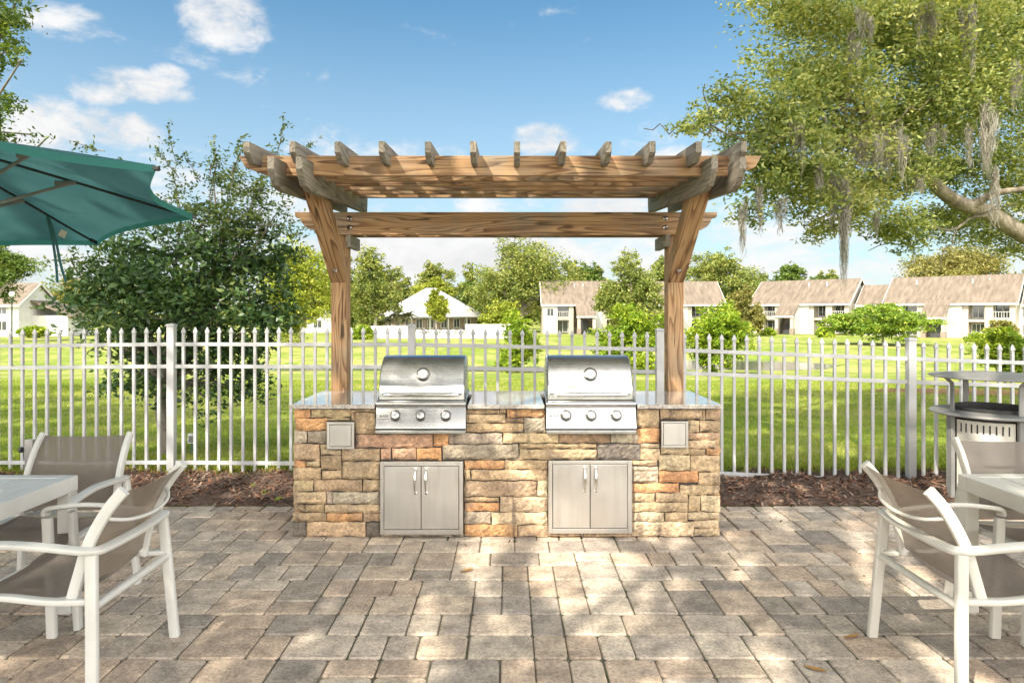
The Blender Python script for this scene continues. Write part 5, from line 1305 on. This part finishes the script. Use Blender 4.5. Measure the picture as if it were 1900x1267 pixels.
shade_tree('terrace_oak', 'broad oak behind the viewer whose shade falls in bands over the lawn', (-2.5, -9.5, 0), (-2.3, -8.0, 3.6), .42, SHADE2, 80000, 72, (.16, .085))
# ------------------------------------------------------------------ buildings
STUCCO = simple('pale_stucco', [(.36, .315, .26), (.43, .38, .315), (.49, .44, .37)], 1.2, .9, bscale=30, bstr=.1)
SIDING = simple('white_siding', [(.52, .51, .48), (.60, .59, .56)], 1, .8, bscale=30, bstr=.05)
TRIM = simple('white_trim', [(.56, .55, .52), (.64, .63, .60)], 2, .7)
SHINGLE = simple('brown_shingle', [(.105, .082, .062), (.155, .122, .092), (.205, .165, .125)], 2.4, .9, stretch=(1, .22, .22), bscale=9, bstr=.4)
METALR = simple('pale_metal_roof', [(.36, .36, .365), (.44, .44, .44)], 1.5, .5, stretch=(1, 1, 1), bscale=3, bstr=.1)
BROWNW = simple('brown_wall', [(.20, .155, .125), (.28, .22, .18)], 2, .9)
GLASS = simple('window_glass', [(.03, .035, .04), (.06, .065, .07)], 1, .08, spec=.8)
RAILD = simple('dark_rail', [(.04, .04, .04), (.07, .07, .07)], 6, .5)
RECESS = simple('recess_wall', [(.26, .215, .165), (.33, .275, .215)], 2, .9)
def window(parent, x0, x1, z0, z1, y, bars=1, name='window'):
    m = MB(); f = .09
    m.box(x0 - f, x0, y - .05, y + .03, z0 - f, z1 + f); m.box(x1, x1 + f, y - .05, y + .03, z0 - f, z1 + f)
    m.box(x0, x1, y - .05, y + .03, z0 - f, z0); m.box(x0, x1, y - .05, y + .03, z1, z1 + f)
    for k in range(1, bars + 1):
        xm = x0 + (x1 - x0) * k / (bars + 1); m.box(xm - .035, xm + .035, y - .045, y + .02, z0, z1)
    w = m.build(name, TRIM, parent)
    MB().box(x0, x1, y + .0, y + .025, z0, z1).build('pane', GLASS, w)
    return w
def railing(parent, x0, x1, y, z, mat, h=1.05):
    m = MB(); m.box(x0, x1, y - .03, y + .03, z + h - .06, z + h); m.box(x0, x1, y - .03, y + .03, z + .06, z + .12)
    n = int((x1 - x0) / .28)
    for k in range(n + 1):
        x = x0 + (x1 - x0) * k / n; m.box(x - .022, x + .022, y - .02, y + .02, z + .12, z + h - .06)
    return m.build('railing', mat, parent)
def gable_roof(parent, L0, L1, d0, d1, ze, rise, mat, over=.45, ridge=.5, th=.22):
    # ridge along x; d0..d1 in depth
    yr = d0 + (d1 - d0) * ridge; m = MB()
    s1 = rise / (yr - d0); s2 = rise / (d1 - yr)
    m.prism([(d0 - over, ze - over * s1), (d0 - over, ze - over * s1 + th), (yr, ze + rise + th), (d1 + over, ze - over * s2 + th), (d1 + over, ze - over * s2), (yr, ze + rise)], L0, L1, 'x')
    r = m.build('roof', mat, parent)
    t = MB()
    t.box(L0 + .01, L1 - .01, d0 - over - .05, d0 - over - .003, ze - over * s1 - .06, ze - over * s1 + th - .02); t.build('fascia', TRIM, r)
    for x in (L0 - .08, L1 + .003):
        v = MB()
        v.prism([(d0 - over, ze - over * s1 - .08), (d0 - over, ze - over * s1 + th * .9), (yr, ze + rise + th * .9), (d1 + over, ze - over * s2 + th * .9), (d1 + over, ze - over * s2 - .08), (yr, ze + rise - .08)], x, x + .077, 'x')
        v.build('verge_board', TRIM, r)
    return r
def vents(roof, spots):
    m = MB()
    for x, y, z in spots: m.tube([(x, y, z - .3), (x, y, z + .45)], .09, 6)
    m.build('vent_pipe', TRIM, roof)
def apartments(label, loc, rz, seed, wing=True):
    t = thing('apartment_building', label, 'building', loc, rz, 'two storey apartment buildings across the pond')
    H = 5.3; L = 16.8; dpt = 10.5
    w = MB()
    # front wall pieces leave real recesses for balconies and stairs
    def pier(x0, x1, y0=0, y1=1.6): w.box(x0, x1, y0, y1, 0, H)
    w.box(0, L, 1.6, dpt, 0, H)                                       # body behind the recesses
    pier(0, 2.5); pier(4.5, 5.3, -.12); pier(8.7, 10.4); pier(10.4, 11.15, .12); pier(13.2, 14.2, -.12); pier(16.15, L)
    w.box(2.5, 4.5, .02, 1.6, 2.45, 2.9); w.box(11.15, 13.2, .05, 1.6, 2.45, 2.8); w.box(14.2, 16.15, .02, 1.6, 2.45, 2.9)
    for x in (0.01, L - .01):
        pass
    w.prism([(.3, H), (dpt - .3, H), (dpt / 2, H + 3.85)], .12, L - .12, 'x')
    w.build('wall', STUCCO, t)
    MB().box(-.02, 2.48, -.035, -.003, .1, H - .1).build('siding', SIDING, t); MB().box(8.72, 10.38, -.035, -.003, .1, H - .15).build('siding', SIDING, t)
    r = gable_roof(t, -.35, L + .35, 0, dpt, H, 4.0, SHINGLE)
    rs = random.Random(seed); vents(r, [(rs.uniform(3, 15), rs.uniform(2.8, 4.8), H + 3.2) for _ in range(4)])
    for (a, b) in ((2.62, 4.38), (14.3, 16.05)):
        window(t, a, b, 3.05, 4.95, 1.3, 1); window(t, a, b, .35, 2.25, 1.3, 1); railing(t, a - .1, b + .1, .10, 2.9, TRIM)
    window(t, 11.5, 12.8, 3.1, 4.8, 1.45, 1); window(t, 11.4, 12.9, .9, 2.1, 1.45, 2); railing(t, 11.17, 13.18, .12, 2.8, RAILD)
    window(t, .7, 1.8, 3.2, 4.4, -.05, 1)
    # entrance porch under a cat-slide roof, stairs inside
    p = MB(); p.prism([(-3.0, 2.95), (-3.0, 3.12), (.2, 5.72), (.2, 5.5)], 5.6, 8.95, 'x'); pr = p.build('porch_roof', SHINGLE, t)
    MB().box(5.55, 9.0, -3.06, -3.003, 2.86, 3.1).build('fascia', TRIM, pr)
    for x in (5.75, 8.35):
        c = MB(); c.box(x, x + .5, -2.85, -2.35, 1.0, 3.0); c.build('porch_column', STUCCO, t)
        MB().box(x - .08, x + .58, -2.93, -2.27, 0, .999).build('column_base', BROWNW, t)
    sw = MB(); sw.prism([(-2.2, 0), (-2.2, 3.3), (-.1, 5.05), (-.1, 0)], 8.72, 8.9, 'x'); sw.build('porch_side_wall', SIDING, t)
    s = MB()
    for k in range(10): s.box(6.5, 7.9, -1.6 + .26 * k, -1.6 + .26 * (k + 1) - .002, .25 * k, .25 * (k + 1))
    s.build('stairs', RAILD, t)
    railing(t, 5.35, 6.3, -1.0, 0, RAILD); railing(t, 5.4, 8.6, .7, 2.7, RAILD)
    bk = MB(); bk.box(5.32, 8.68, 1.555, 1.597, .02, 5.2); bk.build('stairwell_wall', RECESS, t)
    dr = MB(); dr.box(5.5, 6.35, 1.50, 1.552, .03, 2.1); dr.build('door', BROWNW, t)
    if wing:
        ww = MB(); ww.box(L + .003, L + 6.2, 2.2, dpt - 1, 0, H - .2); ww.build('wing_wall', SIDING, t)
        gable_roof(t, L + .5, L + 6.6, 2.2, dpt - 1.2, H - .2, 3.0, SHINGLE); window(t, L + .6, L + 1.5, 3.1, 4.6, 2.17, 1); window(t, L + .6, L + 1.5, .6, 2.1, 2.17, 1)
    return t
GZ = -1.98
apartments('farther brown-roofed apartments with the entrance porch in full view behind the lawn', (43.75, 125, -1.92), R(-45), 1)
apartments('nearer brown-roofed apartments partly hidden by the wide flat-topped bush, beside the big olive oak', (43.75 + 22.3 * .7071, 125 - 22.3 * .7071, -2.05), R(-45), 2)
apartments('far grey-brown roofed house whose white end wall stands by the tallest far tree', (5.95, 121, -1.95), 0, 3, False)
apartments('far house showing only its stepped roof between the timber post and the mossy tree', (21.3, 122.5, -1.95), 0, 4, False)
def gable_house(label, loc, rz, L, dpt, H, rise, rmat, group=None):
    t = thing('white_house', label, 'house', loc, rz, 'white houses beyond the lawn')
    w = MB(); w.box(0, L, 0, dpt, 0, H); w.prism([(.02, H), (dpt - .02, H), (dpt / 2, H + rise * .97)], .1, L - .1, 'x'); w.build('wall', SIDING, t)
    gable_roof(t, -.3, L + .3, 0, dpt, H, rise, rmat)
    n = max(1, int(L / 4))
    for k in range(n):
        x = L * (k + .5) / n; window(t, x - .7, x + .7, 1.0, 2.3, -.03, 1)
        if H > 4: window(t, x - .7, x + .7, 3.5, 4.8, -.03, 1)
    return t
D = 104
h = gable_house('white gabled house with brown roof behind the slim lamp post, below the umbrella', (X_(-150, D), D, gz(X_(-150, D), D)), R(0), 15.0, 9, 4.9, 3.2, SHINGLE)
g2 = MB(); g2.box(15.003, 20.5, 3, 9, 0, 3.2); g2.build('wing_wall', SIDING, h)
rr = MB(); rr.prism([(14.8, 5.4), (14.8, 5.6), (21.3, 3.15), (21.3, 2.95)], 2.6, 9.3, 'y'); rr.build('wing_roof', SHINGLE, h)
D = 128; gable_house('small white house glimpsed between the glossy tree and the timber post', (X_(556, D), D, gz(X_(556, D), D)), R(8), 6.5, 7, 4.2, 2.4, SHINGLE)

def clubhouse():
    C = Vector((-18.0, 126, 0)); z0 = gz(-18, 126); t = thing('clubhouse', 'brown clubhouse under a broad pale pyramid roof beyond the pond', 'clubhouse', (C.x, C.y, z0), R(40))
    a, b = 17.5, 12.9; he = 3.05; hp = 8.6
    w = MB(); i = 1.3; w.box(i, a - i, i, b - i, 0, he + .3); w.build('wall', BROWNW, t)
    r = MB(); V = [(0, 0, he), (a, 0, he), (a, b, he), (0, b, he), (a / 2 - 1.0, b / 2, hp), (a / 2 + 1.0, b / 2, hp), (0, 0, he - .25), (a, 0, he - .25), (a, b, he - .25), (0, b, he - .25)]
    r.add(V, [(0, 1, 5, 4), (1, 2, 5), (2, 3, 4, 5), (3, 0, 4), (0, 6, 7, 1), (1, 7, 8, 2), (2, 8, 9, 3), (3, 9, 6, 0), (9, 8, 7, 6)]); ro = r.build('roof', METALR, t)
    sm = MB()
    for p, q in (((0, 0, he), (a / 2 - 1.0, b / 2, hp)), ((a, 0, he), (a / 2 + 1.0, b / 2, hp)), ((0, b, he), (a / 2 - 1.0, b / 2, hp)), ((a, b, he), (a / 2 + 1.0, b / 2, hp)), ((a / 2 - 1, b / 2, hp), (a / 2 + 1, b / 2, hp))): sm.tube([p, q], .09, 6)
    sm.build('ridge_cap', simple('ridge_metal', [(.28, .28, .28), (.34, .34, .34)], 5, .5), ro)
    for x in (2.6, 5.2, 8.2, 11.2, 13.8): window(t, x - .65, x + .65, .9, 2.5, i - .03, 1)
    for k in range(3):
        y = i + 2 + k * 3.2; m = MB(); f = .09; m.box(i - .05, i + .02, y - .6, y + .6, .8, 2.5); wn = m.build('window', TRIM, t); MB().box(i - .06, i - .052, y - .5, y + .5, .9, 2.4).build('pane', GLASS, wn)
    for x in (.5, 4.5, 8.7, 13, 17): MB().box(x - .09, x + .09, .45, .63, 0, he - .26).build('porch_post', TRIM, t)
clubhouse()
# pool enclosure
D = 97
def pool():
    x0, x1 = X_(690, D), X_(985, D); z = gz(0, D)
    m = thing('pool_fence', 'low white picket fence round the pool in front of the clubhouse', 'fence', ((x0 + x1) / 2, D, z)); hw = (x1 - x0) / 2
    r = MB()
    r.box(-hw, hw, -.03, .03, 1.1, 1.18); r.box(-hw, hw, -.03, .03, .12, .2); r.build('rail', TRIM, m)
    p = MB(); n = 100
    for k in range(n + 1):
        x = -hw + 2 * hw * k / n; p.box(x - .025, x + .025, -.018, .018, .02, 1.28)
    o = p.build('picket', TRIM, m); tag(o, kind='stuff')
    w = thing('pool_wall', 'plain white low wall at the pool beside the round yellow shrub', 'wall', (X_(727, 100), 100, gz(0, 100))); MB().box(-3.0, 3.4, 0, .25, 0, 1.7).build('panel', SIDING, w, .03); MB().box(-3.05, 3.45, -.05, .3, 1.701, 1.78).build('coping', TRIM, w)
    w = thing('pool_wall', 'long pale wall past the low spiky palm at the pool end', 'wall', (X_(920, 104), 104, gz(0, 104))); MB().box(-4.6, 4.6, 0, .25, 0, 1.9).build('panel', SIDING, w, .03); MB().box(-4.65, 4.65, -.05, .3, 1.901, 1.98).build('coping', TRIM, w)
    pd = MB().box(X_(692, D) + .3, X_(985, D), 99, 119, -2.6, gz(0, 100) + .18); o = pd.build('pool_deck', simple('pool_deck', [(.55, .53, .50), (.62, .60, .57)], 2, .9)); tag(o, kind='structure')
    first = None
    for k, px in enumerate((772, 783, 797, 806, 820, 836, 850)):
        dd = 104; c = Vector((X_(px, dd), dd, gz(0, dd) + .2))
        b = MB(); b.box(-.32, .32, -.9, .3, .28, .34); b.prism([(.3, .28), (.3, .34), (.95, .95), (1.0, .9)], -.32, .32, 'x')
        for sx in (-.28, .28):
            for sy in (-.8, .25): b.box(sx - .03, sx + .03, sy - .03, sy + .03, 0, .279)
        o = b.build('pool_lounger', TRIM) if first is None else first.copy()
        if first is None: first = o
        else: COL.objects.link(o)
        o.location = c; o.rotation_euler = (0, 0, R(-20)); tag(o, 'white lounger set out on the pool deck before the clubhouse', 'lounger', 'loungers beside the pool')
pool()
D = 46; x, = (X_(22, D),)
lp = thing('lamp_post', 'slim dark lamp post with white globe in front of the white gabled house', 'lamp post', (x, D, gz(x, D)))
top = Z_(551, D) - gz(x, D)
MB().lathe([(.11, 0), (.11, .25), (.055, .35), (.045, top - .12), (.07, top - .08), (.07, top), (0, top)], (0, 0, 0), (0, 0, 1), 12).build('pole', simple('dark_green_paint', [(.03, .05, .04), (.05, .07, .06)], 8, .5), lp, smooth=50)
MB().lathe([(0, top), (.08, top), (.16, top + .1), (.17, top + .2), (.13, top + .31), (0, top + .36)], (0, 0, .001), (0, 0, 1), 16).build('globe', simple('opal_glass', [(.7, .7, .68), (.76, .76, .74)], 8, .3), lp, smooth=60)
MB().lathe([(0, top + .36), (.03, top + .36), (.02, top + .45), (0, top + .5)], (0, 0, .003), (0, 0, 1), 10).build('finial', DARKM, lp)
